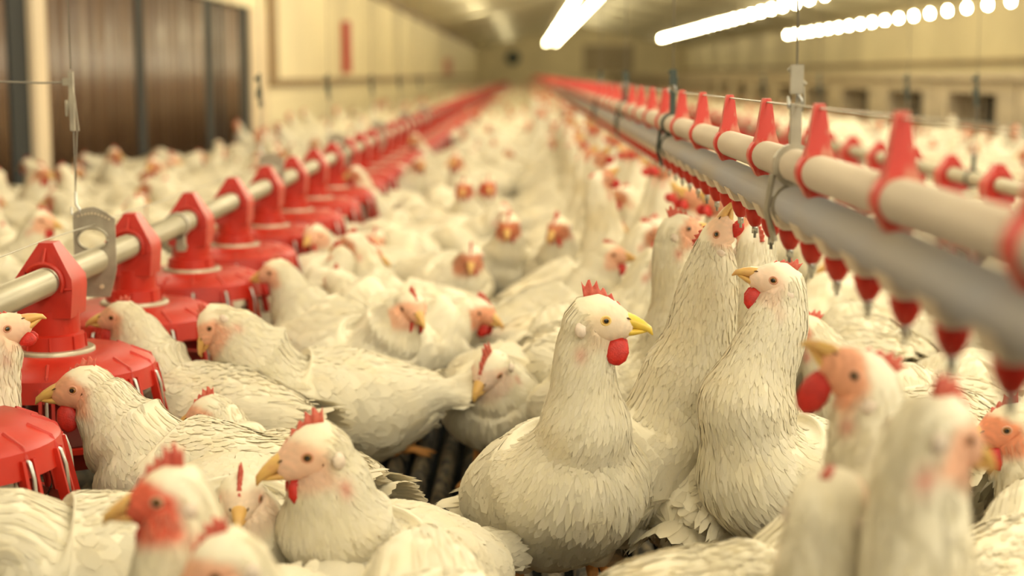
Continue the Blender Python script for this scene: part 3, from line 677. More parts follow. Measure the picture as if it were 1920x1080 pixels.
def build_hen(sh, q=1.0, face=(.86, .42, .27), fs=.85, comb=1.0, wat=1.0, eye='iris', lid='lidp', detail=True, beakcol=None, name='hen', ruffle=1.0, legs=True):
    t = empty(name)
    nA, NS = sh.G.shape[:2]
    V = sh.G.reshape(-1, 3); F = []
    idx = np.arange(nA * NS).reshape(nA, NS)
    F4 = np.stack([idx[:-1], np.roll(idx, -1, 1)[:-1], np.roll(idx, -1, 1)[1:], idx[1:]], -1).reshape(-1, 4)
    base = np.tile(WHITE, (len(V), 1)); base = base * RNG.uniform(.97, 1.02, (len(V), 1))
    base = face_col(sh, V, base, fs, face)
    Vs = [V]; Fs = [list(map(tuple, F4.tolist())), [tuple(idx[0][::-1].tolist()), tuple(idx[-1].tolist())]]; Cs = [base]; Ns = [np.zeros((len(V), 3))]; nf = 0; nb0 = len(F4) + 2; n = len(V)
    ab, ah = sh.arc_body, sh.arc_head
    ka = [0, ab * .3, ab * .8, ab + .03, ah - .03, ah + .01]
    Lf = lambda a: np.interp(a, ka, [.034, .026, .022, .021, .017, .010]); Wf = lambda a: np.interp(a, ka, [.5, .46, .36, .26, .19, .22]); Kf = lambda a: np.interp(a, ka, [.14, .10, .06, .05, .04, .05]) * ruffle
    for part in range(1):
        P, f4, f3, C, Nn = feather_field(sh, int(4600 * q), (0, ah + .004), Lf, Wf, Kf)
        L = sh.head_local(P); C = face_col(sh, P, C, fs * .9, face)
        Vs.append(P); Fs.append((f4 + n).tolist()); Fs.append((f3 + n).tolist()); Cs.append(C); Ns.append(Nn); nf += len(f4) + len(f3); n += len(P)
    b = MB()
    if legs:
        leg_geo(sh, b, 1, 1); leg_geo(sh, b, -1, 1)
        Vs.append(np.array(b.V)); Fs.append([tuple(i + n for i in f) for f in b.F]); Cs.append(np.tile(WHITE, (len(b.V), 1))); Ns.append(np.zeros((len(b.V), 3))); n += len(b.V)
    FF = [tuple(f) for grp in Fs for f in grp]; fm = [0] * nb0 + [2] * nf + b.m
    mesh('body', np.vstack(Vs), FF, [M['plumage'], M['skin'], M['feather']], t, True, fm, np.vstack(Cs), nor=np.vstack(Ns))
    # wings
    for sg in (1, -1):
        nu, nv = 18, 12; a0, a1 = ab * .10, ab * .80
        arc = np.linspace(a0, a1, nu)[:, None] + np.zeros((1, nv)); vv = np.linspace(0, 1, nv)[None] + np.zeros((nu, 1)); uu = np.linspace(0, 1, nu)[:, None] + np.zeros((1, nv))
        lo_, hi_ = -.42 * PI * (.35 + .65 * np.sin(uu * PI * .8 + .45)) * .62, .30 * PI
        an = lo_ + (hi_ - lo_) * vv; an = an if sg > 0 else PI - an
        bul = .016 * np.clip(np.sin(vv * PI), 0, 1) ** .45 * np.clip(np.sin(uu * PI * .93 + .07), 0, 1) ** .5 - .004
        G = sh.ev(arc.ravel(), an.ravel(), bul.ravel()).reshape(nu, nv, 3)
        ii = np.arange(nu * nv).reshape(nu, nv); Fw = np.stack([ii[:-1, :-1], ii[:-1, 1:], ii[1:, 1:], ii[1:, :-1]], -1).reshape(-1, 4).tolist()
        Wv = [G.reshape(-1, 3)]; Wc = [np.tile(WHITE, (nu * nv, 1))]; nn = nu * nv; Wf = [tuple(f) if sg > 0 else tuple(f[::-1]) for f in Fw]; nw0 = len(Wf)
        cnt = int(260 * q) if detail else 60
        A = RNG.uniform(0, 1, cnt); B = RNG.uniform(.02, .96, cnt); order = np.argsort(A); A = A[order]; B = B[order]
        def wp(u, v, o):
            u = np.clip(u, 0, 1); iu = u * (nu - 1); iv = np.clip(v, 0, 1) * (nv - 1); i0 = np.minimum(iu.astype(int), nu - 2); j0 = np.minimum(iv.astype(int), nv - 2); fu = (iu - i0)[:, None]; fv = (iv - j0)[:, None]
            p = G[i0, j0] * (1 - fu) * (1 - fv) + G[i0 + 1, j0] * fu * (1 - fv) + G[i0, j0 + 1] * (1 - fu) * fv + G[i0 + 1, j0 + 1] * fu * fv
            out = p - np.array([0, 0, sh.hip]); out = out - (out @ sh.bx)[:, None] * sh.bx; out /= np.linalg.norm(out, axis=1)[:, None]
            return p + out * o[:, None]
        ln = np.where(A < .4, .34, .17) * RNG.uniform(.8, 1.2, cnt); hw = np.where(A < .4, .075, .085); lf = RNG.uniform(.2, 1.2, cnt) * .0028 * ruffle
        pts = []
        for f, wf, lo2 in ((0, .35, -.2), (.38, 1, .4), (.75, .85, .8), (1, 0, 1)):
            uq = A - ln * f; ex = np.clip(-uq, 0, 1) * (a1 - a0)
            for s2 in ((-1, 1) if wf else (0,)):
                p = wp(uq, B + s2 * hw * wf - f * .05, lf * lo2 + .0015) - sh.bx[None] * ex[:, None] * .8 + sh.bz[None] * ex[:, None] * .1; pts.append(p)
        P = np.stack(pts, 1).reshape(-1, 3); bs_ = (np.arange(cnt) * 7)[:, None] + nn
        nf_ = [tuple(f) for f in np.concatenate([bs_ + np.array([0, 2, 3, 1]), bs_ + np.array([2, 4, 5, 3])]).tolist()] + [tuple(f) for f in (bs_ + np.array([4, 6, 5])).tolist()]
        Wf += nf_ if sg > 0 else [f[::-1] for f in nf_]
        gn = np.cross(np.gradient(G, axis=1), np.gradient(G, axis=0)) * sg; gn /= np.linalg.norm(gn, axis=2)[..., None] + 1e-9
        wn = gn[np.clip((A * (nu - 1)).astype(int), 1, nu - 2), np.clip((B * (nv - 1)).astype(int), 1, nv - 2)] 
        wn = wn - (wn @ sh.bx)[:, None] * sh.bx * np.clip((.35 - A) / .15, 0, 1)[:, None] + RNG.normal(0, .05, (cnt, 3))
        Wn = np.vstack([np.zeros((nu * nv, 3)), np.repeat(wn, 7, 0)])
        Wv.append(P); Wc.append(np.tile(WHITE, (len(P), 1)) * np.repeat(RNG.uniform(.93, 1.02, cnt), 7)[:, None])
        mesh('wing', np.vstack(Wv), Wf, [M['plumage'], M['feather']], t, True, [0] * nw0 + [1] * (len(Wf) - nw0), np.vstack(Wc), nor=Wn)
    # tail fan: tent of broad feathers
    rp = np.array([0, 0, sh.hip]) + sh.bx * -.165 + sh.bz * .050
    sp = []
    ntl = 16 if detail else 9
    for i in range(ntl):
        a = (i / (ntl - 1) - .5) * 2; sidev = np.array([0, 1., 0])
        d = nrm(-sh.bx * (.85 - .1 * abs(a)) + sh.bz * (.42 - .45 * a * a) + sidev * a * .42)
        s_ = nrm(np.cross(d, nrm(sh.bz + sidev * a * 1.3))); up = np.cross(s_, d)
        sp.append((rp + sidev * a * .024 - sh.bz * abs(a) * .012, d, s_, up * (1 if up @ sh.bz > 0 else -1), RNG.uniform(.07, .095), .028))
    for i in range(int(90 * q) if detail else 20):
        th = RNG.uniform(0, 2 * PI); rr_ = RNG.uniform(.3, 1); o = np.array([0, math.cos(th), 0]) * .04 * rr_ + sh.bz * math.sin(th) * .038 * rr_
        d = nrm(-sh.bx + o * 14 * RNG.uniform(.5, 1.2) + RNG.normal(0, .15, 3)); s_ = nrm(np.cross(d, nrm(o + 1e-4))); up = np.cross(s_, d)
        sp.append((rp - sh.bz * .02 + o + sh.bx * .012, d, s_, up, RNG.uniform(.025, .05), .016))
    V2, F2 = free_feathers(sp)
    mesh('tail', V2, F2, M['feather'], t, True, None, np.tile(WHITE, (len(V2), 1)) * np.repeat(RNG.uniform(.95, 1.02, len(sp)), 13)[:, None])
    # beak
    hp = sh.hl_pt; k = sh.k
    U1 = [sh.hu] * 6
    P = [hp(.022, 0, .0035), hp(.030, 0, .003), hp(.038, 0, .001), hp(.046, 0, -.0018), hp(.0535, 0, -.0055), hp(.0570, 0, -.0105)]
    R = [(.0120 * k, .008 * k, .009 * k), (.0098 * k, .0074 * k, .0080 * k), (.0078 * k, .0064 * k, .0062 * k), (.0056 * k, .0050 * k, .0046 * k), (.0034 * k, .0034 * k, .0030 * k), (.0009, .0009, .0009)]
    Va, Fa = sweep_small(P, U1, R, 14); bk = MB(); bk.add(Va, Fa)
    P = [hp(.018, 0, -.0095), hp(.030, 0, -.0085), (hp(.039, 0, -.0078)), hp(.047, 0, -.0072), hp(.052, 0, -.0074)]
    R = [(.0110 * k, .004 * k, .0055 * k), (.0090 * k, .0035 * k, .0052 * k), (.0068 * k, .0028 * k, .0042 * k), (.0038 * k, .0018 * k, .0025 * k), (.0008, .0008, .0008)]
    Va, Fa = sweep_small(P, [sh.hu] * 5, R, 14); bk.add(Va, Fa)
    for sg in (1, -1):
        Va, Fa = sweep_small([hp(.031, sg * .0098, .0055), hp(.0335, sg * .0096, .0050), hp(.036, sg * .0088, .0042)], [sh.hu] * 3, [(.0006, .0004, .0004), (.0011 * k, .0011 * k, .0008 * k), (.0006, .0004, .0004)], 8); bk.add(Va, Fa, 1)
    bk.out('beak', [beakcol or M['beak'], M['nostril']], t, True)
    # comb
    st = 22; V = []; F = []
    bx_ = np.linspace(.035, -.008, st); bz_ = np.interp(bx_, [-.016, -.004, .012, .022, .030, .035], [.019, .0215, .0190, .0145, .009, .006])
    env = np.interp(np.linspace(0, 1, st), [0, .15, .5, .8, 1], [.002, .006, .011, .017, .012]) * comb * .72
    saw = np.array([.45 + .75 * abs(((i * 6 / (st - 1)) % 1) - .5) * 2 for i in range(st)])[::1]
    for i in range(st):
        th = .0032; hgt = env[i] * saw[i] + .002
        lean = .003 * math.sin(i * .7)
        V += [hp(bx_[i], th * 1.2, bz_[i] - .004), hp(bx_[i] - .002, th * .8, bz_[i] + hgt * .55), hp(bx_[i] - .004, .0006 + lean * .3, bz_[i] + hgt), hp(bx_[i] - .004, -.0006 + lean * .3, bz_[i] + hgt), hp(bx_[i] - .002, -th * .8, bz_[i] + hgt * .55), hp(bx_[i], -th * 1.2, bz_[i] - .004)]
    for i in range(st - 1):
        for q_ in range(6): F.append((i * 6 + q_, (i + 1) * 6 + q_, (i + 1) * 6 + (q_ + 1) % 6, i * 6 + (q_ + 1) % 6))
    F += [tuple(range(6)), tuple((st - 1) * 6 + q_ for q_ in range(5, -1, -1))]
    mesh('comb', V, F, M['comb'], t)
    # wattles
    for sg in (1, -1):
        wl = .020 * wat; P = [hp(.025, sg * .0070, -.014), hp(.0255, sg * .0085, -.018), hp(.025, sg * .0100, -.018 - wl * .35), hp(.024, sg * .0108, -.018 - wl * .7), hp(.023, sg * .0108, -.018 - wl * .95), hp(.0228, sg * .0108, -.018 - wl)]
        R = [(.0025 * k, .005 * k, .005 * k), (.0028 * k, .0088 * k, .0088 * k), (.0032 * k, .0112 * k, .0118 * k), (.0032 * k, .0098 * k, .0110 * k), (.0022 * k, .005 * k, .005 * k), (.0005, .0008, .0008)]
        Va, Fa = sweep_small(P, [sh.hf] * 6, R, 12); mesh('wattle', Va, Fa, M['wattle'], t)
    # eyes: lid ring, iris, pupil; ear lobes
    for sg in (1, -1):
        c = hp(.0125, sg * .0203, .0035); ax = nrm(sh.hl * sg + sh.hf * .30 + sh.hu * .05); u = nrm(sh.hu - (sh.hu @ ax) * ax); v = np.cross(ax, u)
        V = []; F = []; fm = []
        n2 = 18; prof = ((.0001, .0030, 2), (.0020, .0028, 2), (.0025, .0027, 1), (.0034, .0019, 1), (.0038, .0014, 0), (.0044, .0022, 0), (.0056, .0012, 0), (.0066, -.002, 0))
        for r, h_, m_ in prof:
            for q_ in range(n2): an = 2 * PI * q_ / n2; V.append(c + (u * math.cos(an) * .86 + v * math.sin(an)) * r * k + ax * h_ * k)
        for i in range(len(prof) - 1):
            for q_ in range(n2): q2 = (q_ + 1) % n2; F.append((i * n2 + q_, i * n2 + q2, (i + 1) * n2 + q2, (i + 1) * n2 + q_)); fm.append(prof[i + 1][2] if i < 1 else prof[i][2])
        mesh('eye', V, F, [M[lid], M[eye], M['pupil']], t, True, fm)
        if detail:
            P = [hp(-.012, sg * .0235, .0), hp(-.010, sg * .0255, -.004), hp(-.009, sg * .0255, -.010), hp(-.008, sg * .023, -.014)]
            Va, Fa = sweep_small(P, [sh.hf] * 4, [(.001, .002, .002), (.0025 * k, .0055 * k, .0055 * k), (.0025 * k, .005 * k, .005 * k), (.001, .001, .001)], 10)
            mesh('earlobe', Va, Fa, M['lobe'], t)
    return t

def rot2(h): a = math.radians(h); return math.cos(a), math.sin(a)
footprints = []
def occupy(x, y, h, z=0): c, s_ = rot2(h); footprints.extend([(x + c * d, y + s_ * d) for d in (-.11, 0, .09)])
def clear(x, y, h, r=.155):
    c, s_ = rot2(h)
    for d in (-.11, 0, .09):
        px, py = x + c * d, y + s_ * d
        for a, b_ in footprints:
            if (a - px) ** 2 + (b_ - py) ** 2 < r * r: return False
    return True

def hand(head, heading, hx, label, group=None, look=None, pitch=0, roll=0, bp=8, hy=0, q=.55, **kw):
    """one hen placed by its head (world metres), body heading and gaze in degrees (0 = right, 90 = away, 270 = towards the camera)"""
    look = heading if look is None else look; c, s_ = rot2(heading)
    rx, ry = head[0] - (c * hx - s_ * hy), head[1] - (s_ * hx + c * hy)
    shp = {k_: kw.pop(k_) for k_ in ('fat', 'k', 'hip', 'res') if k_ in kw}
    sh = HenShape((hx, hy, head[2]), ((look - heading + 180) % 360) - 180, pitch, roll, bp, **shp)
    t = build_hen(sh, q=q, **kw); t.location = (rx, ry, 0); t.rotation_euler.z = math.radians(heading)
    occupy(rx, ry, heading); tag(t, label, 'hen', group); return t

# the birds one can tell apart, nearest and most striking first
hand((.086, 1.94, .466), 286, .14, 'alert white hen with yellow beak and pale eye ring, standing upright in sharp focus', look=357, pitch=-3, bp=24, fat=1.0, q=2.6, face=(.85, .60, .42), fs=.55, comb=1.25, wat=1.05, eye='irisy', beakcol=M['beaky'], lid='lid', k=1.4)
hand((-.232, 1.68, .358), 240, .14, 'white hen low in front with hooked beak, pink cheeks and a small upright comb', look=196, pitch=-16, bp=18, q=2.0, k=1.4, hip=.165, legs=False, face=(.85, .45, .32), fs=.7, lid='lidp', comb=1.1, fat=1.15, wat=.9)
hand((-.327, 1.70, .300), 285, .14, 'small headed white hen facing the camera, narrow red comb seen end on', look=276, pitch=-20, bp=4, q=1.3, comb=1.2, fat=1.05, k=1.05, face=(.80, .55, .42), fs=.6)
hand((-.306, 1.3, .412), 255, .11, 'blurred white hen with bright red face and full comb, low in front', look=188, pitch=-10, bp=10, q=.5, face=(.80, .16, .10), fs=1, comb=1.5, wat=1.4)
hand((-.240, 1.2, .385), 205, .12, 'white hen rising from the bottom edge, only pale head and hooked beak seen', look=196, pitch=-28, bp=12, q=.6, fat=1.2)
hand((-.615, 2.10, .342), 165, .19, 'large white hen with pink face just past the slanted grill of the first feeder', look=186, pitch=-6, bp=8, q=.7, comb=.9, wat=1.2, face=(.80, .34, .20), fat=1.15, k=1.35)
hand((-.690, 2.58, .366), 152, .19, 'white hen with its beak at the second red feeder pan, red wattle under chin', look=180, pitch=-4, bp=8, q=1.0, comb=.8, fat=1.15)
hand((-.532, 2.58, .362), 195, .20, 'long bodied white hen bowing its head towards the third feeder, beak pointing down', look=192, pitch=-58, bp=10, q=1.2, comb=.8, fat=1.25, wat=1.3, ruffle=1.5)
hand((-.225, 2.95, .330), 335, .17, 'white hen with upright neck between the bowing hen and the distant aisle', look=300, pitch=-22, bp=8, q=1.1, fat=1.1, comb=.9)
hand((-.100, 3.17, .287), 20, .19, 'white hen whose small pink face shows behind the upright necked hen', look=335, pitch=-22, bp=4, q=.8, face=(.80, .36, .22), fs=1)
hand((.192, 3.5, .366), 20, .15, 'white hen in profile behind the sharp upright hen, head raised towards the drinker', look=352, pitch=-2, bp=18, q=1.0, comb=.8, fat=1.1)
hand((.06, 3.2, .16), 95, .29, 'broad white hen back glowing yellow directly behind the sharp upright hen', look=95, pitch=-50, bp=4, q=.8)
hand((-.541, 3.3, .352), 150, .18, 'white hen with pink face beside the fourth feeder, slender neck', look=182, pitch=-12, bp=10, q=.8)
hand((-.439, 3.62, .345), 60, .17, 'white hen with only its arched neck and a red comb tip showing, face hidden', look=150, pitch=-30, bp=12, q=.7, comb=1.3, wat=1.2)
hand((-.585, 4.2, .34), 215, .17, 'white hen looking towards the camera beside the fifth feeder pan', look=250, pitch=-15, bp=10, q=.6)
hand((-.060, 2.68, .262), 262, .17, 'white hen bending down with a tall dark red comb, beside the sharp upright hen', look=232, pitch=-42, roll=12, bp=0, q=1.2, face=(.85, .55, .45), fs=.6, comb=1.9, wat=1.3, ruffle=1.3, hip=.17, k=1.3)
hand((-.483, 2.30, .262), 138, .18, 'white hen with small pink face low behind the hook beaked hen', look=185, pitch=-18, bp=2, q=.7, hip=.155, legs=False)
hand((-.700, 2.0, .437), 50, .17, 'white hen at the picture edge stretching its open beak up by the first full feeder', look=12, pitch=28, bp=15, q=.7, fs=.5, k=1.05, wat=.6)
hand((-1.317, 4.1, .39), 5, .16, 'white hen beyond the feed pipe near the zinc plate, orange beak towards the pipe', look=355, pitch=-14, bp=14, q=.6)
hand((.262, 2.62, .512), 330, .10, 'white hen with upright neck under the drinker, dark red comb level with the pipe', look=8, pitch=8, bp=24, q=.9, fs=.9, comb=1.3)
hand((.276, 2.18, .540), 5, .15, 'white hen drinking with its beak pointing straight up at a red nipple', look=352, pitch=76, bp=28, q=1.5, fs=.55, comb=.8, fat=1.1, k=1.1, wat=.5)
hand((.350, 2.05, .497), 205, .05, 'white hen with head tilted up under the red nipples, beak towards the drinking hen', look=172, pitch=20, bp=24, q=1.6, fs=.5, face=(.86, .50, .38), comb=.9, fat=1.1)
hand((.350, 2.30, .528), 62, .11, 'white hen with a blurred pink face drinking behind the hen with tilted head', look=100, pitch=62, bp=28, q=.7, fs=1)
hand((.474, 2.52, .352), 160, .19, 'white hen on the far side of the drinker line with dark red ear patches', look=175, pitch=20, bp=8, q=.7, face=(.70, .18, .10))
hand((.66, 3.25, .17), 95, .28, 'white hen back seen past the drinking hens, below the grey pipe', look=95, pitch=-50, bp=4, q=.7)
hand((.31, 1.36, .50), 75, .10, 'very blurred white hen near the pipes with raised pink face and red wattle', look=165, pitch=40, bp=24, q=.4, fs=1, wat=1.4)
hand((.300, 1.10, .52), 70, .11, 'largest blurred white hen under the near pipe end, comb leaning and beak turned down', look=20, pitch=-25, bp=26, q=.3, comb=1.3)
hand((.235, 1.14, .45), 95, .08, 'blurred white hen neck touching the largest blurred hen, small comb', look=60, pitch=5, bp=26, q=.3, comb=.5)
hand((.590, 1.8, .360), 175, .17, 'white hen with an orange red face, cut by the edge under the last nipples', look=180, pitch=-15, bp=10, q=.5, face=(.80, .22, .10))
hand((-.045, 4.3, .36), 285, .17, 'white hen facing the camera with a dark orange face, mid aisle', look=262, pitch=-30, bp=8, q=.5, face=(.62, .20, .10), fs=1)
hand((.093, 4.2, .362), 265, .17, 'white hen facing the camera, tall dark comb, next to the orange faced hen', look=240, pitch=-25, bp=10, q=.5, face=(.60, .22, .12), fs=1, comb=1.4)
hand((-.141, 3.95, .31), 300, .16, 'white hen with lowered dark pink face in front of the orange faced hen', look=270, pitch=-30, bp=5, q=.5, face=(.62, .25, .15), fs=1)
hand((-.226, 5.6, .37), 260, .16, 'white hen far down the aisle with a brownish red face beside a redder neighbour', look=265, pitch=-20, bp=10, q=.3, face=(.60, .16, .09), fs=1)
hand((-.14, 5.7, .37), 290, .16, 'white hen far down the aisle with a redder face than its brownish neighbour', look=280, pitch=-20, bp=10, q=.3, face=(.60, .12, .07), fs=1)
# bodies cut by the frame, heads down or hidden
near_bodies = [
    ((-.47, 1.70), 200, 'blurred white hen body low in the corner under the large soft hen'),
    ((-.08, 1.38), 100, 'blurred white hen rump at the bottom edge beside the sharp upright hen'),
    ((.20, 1.50), 30, 'blurred white hen back at the bottom edge just under the legs of the drinking hen'),
    ((.55, 1.58), 70, 'blurred white hen body in the bottom corner past the drinker line'),
    ((.64, 2.28), 100, 'yellowish white hen back under the grey water pipe behind the blurred heads'),
    ((.78, 2.62), 240, 'white hen body past the drinker line, deep behind the red nipples'),
    ((-.98, 2.15), 80, 'white hen back beyond the feed pipe, cut by the edge under the zinc plate'),
]
for r_, hd, lb_ in near_bodies: hand((r_[0] + .27 * rot2(hd)[0], r_[1] + .27 * rot2(hd)[1], .20), hd, .27, lb_, look=hd, pitch=-50, bp=3, q=.6)

# ---- flock further on: shared kinds, each bird its own object
def proto_hen(**kw):
    sh = HenShape(kw.pop('head'), kw.pop('yaw', 0), kw.pop('pitch', -10), 0, kw.pop('bp', 8), fat=kw.pop('fat', 1.05), NS=24, res=.7)
    t = build_hen(sh, q=.28, detail=False, **kw); return t
DF = (.60, .27, .16)
protos = [
    ('upright', proto_hen(head=(.17, 0, .40), yaw=0, bp=12, face=DF, fs=1)), ('upright', proto_hen(head=(.17, .02, .39), yaw=55, pitch=-15, bp=12, face=DF, fs=1)), ('upright', proto_hen(head=(.17, -.02, .38), yaw=-60, pitch=-15, bp=10, face=DF, fs=1)),
    ('low', proto_hen(head=(.20, .0, .32), yaw=30, pitch=-20, bp=5, face=DF, fs=1)), ('low', proto_hen(head=(.19, .0, .31), yaw=-35, pitch=-10, bp=5)), ('feeding', proto_hen(head=(.28, 0, .17), pitch=-50, bp=2)), ('feeding', proto_hen(head=(.27, .04, .20), yaw=30, pitch=-55, bp=4, face=DF, fs=1)),
    ('drinking', proto_hen(head=(.10, 0, .50), pitch=60, bp=28, face=DF, fs=1, comb=.6, wat=.7)), ('drinking', proto_hen(head=(.09, 0, .50), yaw=20, pitch=40, bp=26, face=DF, fs=1, comb=.6, wat=.7))]
used = set()
def put(pi, x, y, h, sc=1):
    kind, p = protos[pi]
    if pi in used: t = copy_tree(p)
    else: t = p; used.add(pi)
    t.location = (x, y, 0); t.rotation_euler.z = math.radians(h); t.scale = (sc,) * 3
    occupy(x, y, h); flock.append((t, kind, x, y, h)); return t
flock = []
def in_view(x, y, m=.25): return y > 1.2 and abs(x + y * .0087) < .337 * y + m
for (fx, fy) in feeders:
    if fy < 14:
        for k in range(6): a = k * PI / 3; footprints.append((fx + .06 * math.cos(a), fy + .06 * math.sin(a)))
footprints += [(-.14, 2.2), (-.13, 2.62), (-.16, 2.40), (-.10, 2.75)]
# drinking birds along both sides of the line
y = 2.95
while y < 9.0:
    for sd, hd in ((-1, 0), (1, 180)):
        xx = DX + sd * .185 + random.uniform(-.02, .02); yy = y + random.uniform(-.03, .03)
        if random.random() < .93 and clear(xx, yy, hd, .13): put(random.choice((7, 8, 7, 8, 0)), xx, yy, hd + random.uniform(-22, 22), random.uniform(.94, 1.02))
    y += .255
N_IND = 300
cands = []
for y0 in np.arange(1.9, 14, .35):
    for _ in range(int(260 * (.7 + y0 * .22))):
        cands.append((y0, random.uniform(-2.25, 3.7), y0 + random.uniform(0, .35)))
n_hand = len([o for o in COL.objects if o.get('category') == 'hen'])
for y0, x, y in cands:
    if len(flock) + n_hand >= N_IND: break
    if not in_view(x, y) : continue
    if y < 3.1 and -.62 < x < .62: continue
    if y < 2.6 and x < -.55: continue
    h = random.uniform(0, 360)
    if x > 2.1 and random.random() < .6: continue
    if not clear(x, y, h, .15): continue
    pi = random.choice((0, 1, 2, 3, 3, 4, 4, 5, 5, 6, 6)); 
    if y < 3.1: pi = random.choice((4, 5, 6))
    put(pi, x, y, h, random.uniform(.93, 1.05))
Y_IND = max(f[3] for f in flock)
print('flock', len(flock), n_hand, 'to y', Y_IND)
def face_word(h):
    h %= 360
    return 'facing the windows' if h < 45 or h > 315 else 'facing away' if h < 135 else 'facing the pad wall' if h < 225 else 'facing the camera'
rows = {}
for f in flock: rows.setdefault(int(round((f[3] - 1.85) / .5)), []).append(f)
zone = lambda x: 'behind the feeders by the pad wall' if x < FX else 'in the centre aisle' if x < DX - .25 else 'by the drinker line' if x < DX + .28 else 'past the drinker line' if x < FX2 else 'by the windowed wall'
zs = {'behind the feeders by the pad wall': 'behind the near feeders', 'in the centre aisle': 'in the aisle', 'by the drinker line': 'at the drinker', 'past the drinker line': 'past the drinker', 'by the windowed wall': 'by the windowed wall'}
state = {'upright': 'upright', 'low': 'low necked', 'feeding': 'head down', 'drinking': 'stretching'}
for k, fs_ in rows.items():
    zz = {}
    for f in sorted(fs_, key=lambda f: f[2] / f[3]): zz.setdefault(zone(f[2]), []).append(f)
    for z_, g in zz.items():
        for i, (t, kind, x, y, h) in enumerate(g):
            pos = '' if len(g) == 1 else ', %s across' % ordw[i]
            tag(t, '%s hen %s, %s, by %s pan%s' % (state[kind], face_word(h), zs[z_], ordw[max(0, min(k, 19))], pos), 'hen', 'white hens of the flock ' + z_)
# ---- the rest of the flock, past counting
def low_hen(kind):
    sh = HenShape({0: (.17, 0, .39), 1: (.2, 0, .30), 2: (.28, 0, .17), 3: (.10, 0, .50)}[kind], 0, {0: -5, 1: -10, 2: -50, 3: 55}[kind], 0, {0: 12, 1: 6, 2: 3, 3: 42}[kind], NS=9, res=.001)
    nA, NS = sh.G.shape[:2]; V = sh.G.reshape(-1, 3); idx = np.arange(nA * NS).reshape(nA, NS)
    keep = np.arange(0, nA); F4 = np.stack([idx[:-1], np.roll(idx, -1, 1)[:-1], np.roll(idx, -1, 1)[1:], idx[1:]], -1).reshape(-1, 4)
    fm = np.zeros(len(F4), int); ctr = V[F4].mean(1); Lc = sh.head_local(ctr); fm[(Lc[:, 0] > .004) & (np.linalg.norm(Lc, axis=1) < .05)] = 1
    ex = []; n = len(V); comb_ = np.array([sh.hl_pt(.028, 0, .01), sh.hl_pt(-.014, 0, .018), sh.hl_pt(-.014, 0, .036), sh.hl_pt(.016, 0, .030), sh.hl_pt(.028, .004, .01), sh.hl_pt(-.014, .004, .018), sh.hl_pt(-.014, .004, .036), sh.hl_pt(.016, .004, .030)])
    F = np.vstack([F4, [[n, n + 1, n + 2, n + 3], [n + 7, n + 6, n + 5, n + 4], [n + 3, n + 2, n + 6, n + 7]]]); fm = np.concatenate([fm, [2, 2, 2]])
    ts = sh.ev(np.array([.0]), np.array([0.])); 
    tp = np.array([0, 0, sh.hip]) - sh.bx * .15 + sh.bz * .03; m = n + 8
    tv = np.array([tp + [0, .04, 0], tp + [0, -.04, 0], tp - sh.bx * .10 + sh.bz * .05 + [0, -.02, 0], tp - sh.bx * .10 + sh.bz * .05 + [0, .02, 0], tp + sh.bz * .03 + [0, .03, 0], tp + sh.bz * .03 + [0, -.03, 0]])
    F = np.vstack([F, [[m, m + 1, m + 2, m + 3], [m + 4, m + 3, m + 2, m + 5], [m, m + 3, m + 4, m + 4], [m + 1, m + 5, m + 2, m + 2]]]); fm = np.concatenate([fm, [0, 0, 0, 0]])
    return np.vstack([V, comb_, tv]), F, fm
lows = [low_hen(i) for i in range(4)]
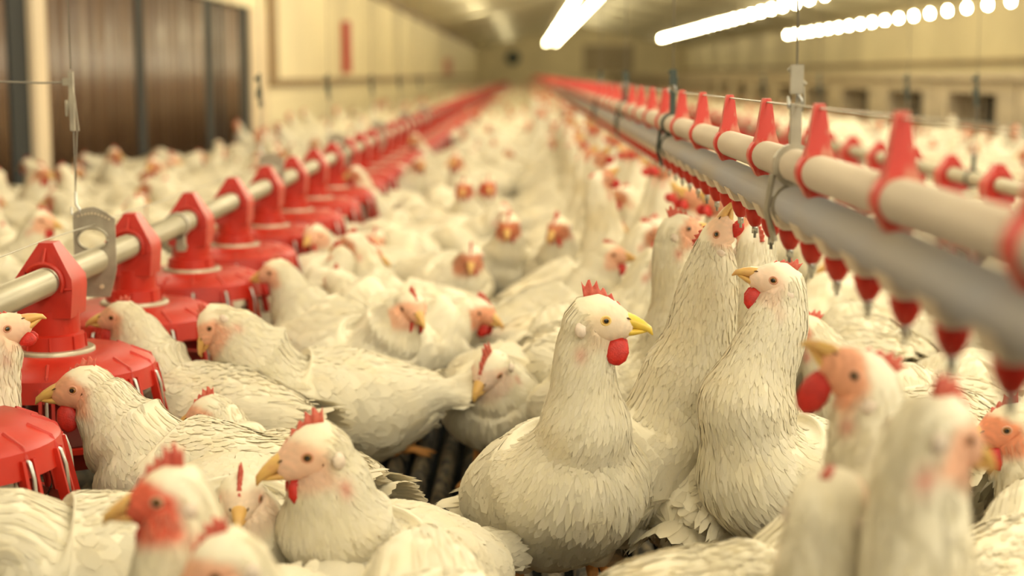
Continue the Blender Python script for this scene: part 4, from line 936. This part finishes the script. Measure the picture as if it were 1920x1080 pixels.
def grow(name, spots, label):
    Vs = []; Fs = []; Ms = []; n = 0
    for (x, y, h, ki, sc) in spots:
        V, F, fm = lows[ki]; c, s_ = rot2(h); R = np.array([[c, -s_, 0], [s_, c, 0], [0, 0, 1]]); P = V @ R.T * sc + np.array([x, y, 0]); Vs.append(P); Fs.append(F + n); Ms.append(fm); n += len(V)
    V = np.vstack(Vs); F = np.vstack(Fs); fm = np.concatenate(Ms)
    me = bpy.data.meshes.new(name); me.vertices.add(len(V)); me.vertices.foreach_set('co', V.astype(np.float32).ravel())
    tri = F[:, 2] == F[:, 3]
    cnt = np.where(tri, 3, 4); start = np.concatenate([[0], np.cumsum(cnt)[:-1]]); flat = np.concatenate([f[:3] if t_ else f for f, t_ in zip(F, tri)])
    me.loops.add(len(flat)); me.loops.foreach_set('vertex_index', flat.astype(np.int32)); me.polygons.add(len(F)); me.polygons.foreach_set('loop_start', start.astype(np.int32))
    me.polygons.foreach_set('material_index', fm.astype(np.int32)); me.polygons.foreach_set('use_smooth', np.ones(len(F), bool))
    for m_ in (M['farwhite'], M['farface'], M['comb']): me.materials.append(m_)
    me.update(calc_edges=True); me.validate()
    o = bpy.data.objects.new(name, me); COL.objects.link(o); tag(o, label, 'hens', None, 'stuff'); return o
M['farwhite'] = mat('far_plumage', tuple(WHITE), .85, noise=.08, nscale=(9, 9, 9), spec=.15); M['farface'] = mat('far_face', (.62, .24, .13), .6)
spots = []; grid = {}
def ok(x, y, r=.2):
    gx, gy = int(x / .25), int(y / .25)
    for a in (-1, 0, 1):
        for b_ in (-1, 0, 1):
            for (p, q_) in grid.get((gx + a, gy + b_), ()):
                if (p - x) ** 2 + (q_ - y) ** 2 < r * r: return False
    return True
for (px, py) in footprints: grid.setdefault((int(px / .25), int(py / .25)), []).append((px, py))
for (fx, fy) in feeders: grid.setdefault((int(fx / .25), int(fy / .25)), []).append((fx, fy))
y = 2.4
while y < YE - 1:
    att = 34 if y < 30 else 16
    for _ in range(att):
        x = random.uniform(-2.15, 3.75); yy = y + random.uniform(0, .3)
        if y < Y_IND - .4 and in_view(x, yy, .0): continue
        if y < Y_IND + .5 and abs(x) > .42 * y + .6 and y < 12: continue
        if not in_view(x, yy, 1.0) or (y < 3 and abs(x) < 1): continue
        if x > 2.1 and random.random() < .5: continue
        if ok(x, yy, .21):
            grid.setdefault((int(x / .25), int(yy / .25)), []).append((x, yy)); near_d = abs(abs(x - DX) - .19) < .1
            spots.append((x, yy, (0 if x < DX else 180) if near_d else random.uniform(0, 360), 3 if near_d and random.random() < .8 else random.choice((0, 1, 1, 2, 2, 2)), random.uniform(.93, 1.05)))
    y += .3
print('stuff hens', len(spots))
grow('distant_hen_flock', spots, 'sea of small blurred white hens filling the barn floor to its far end')
for nm, p in protos:
    if not p.get('label'):
        for ch in list(p.children): bpy.data.objects.remove(ch)
        bpy.data.objects.remove(p)
if firstfar: bpy.data.objects.remove(far)
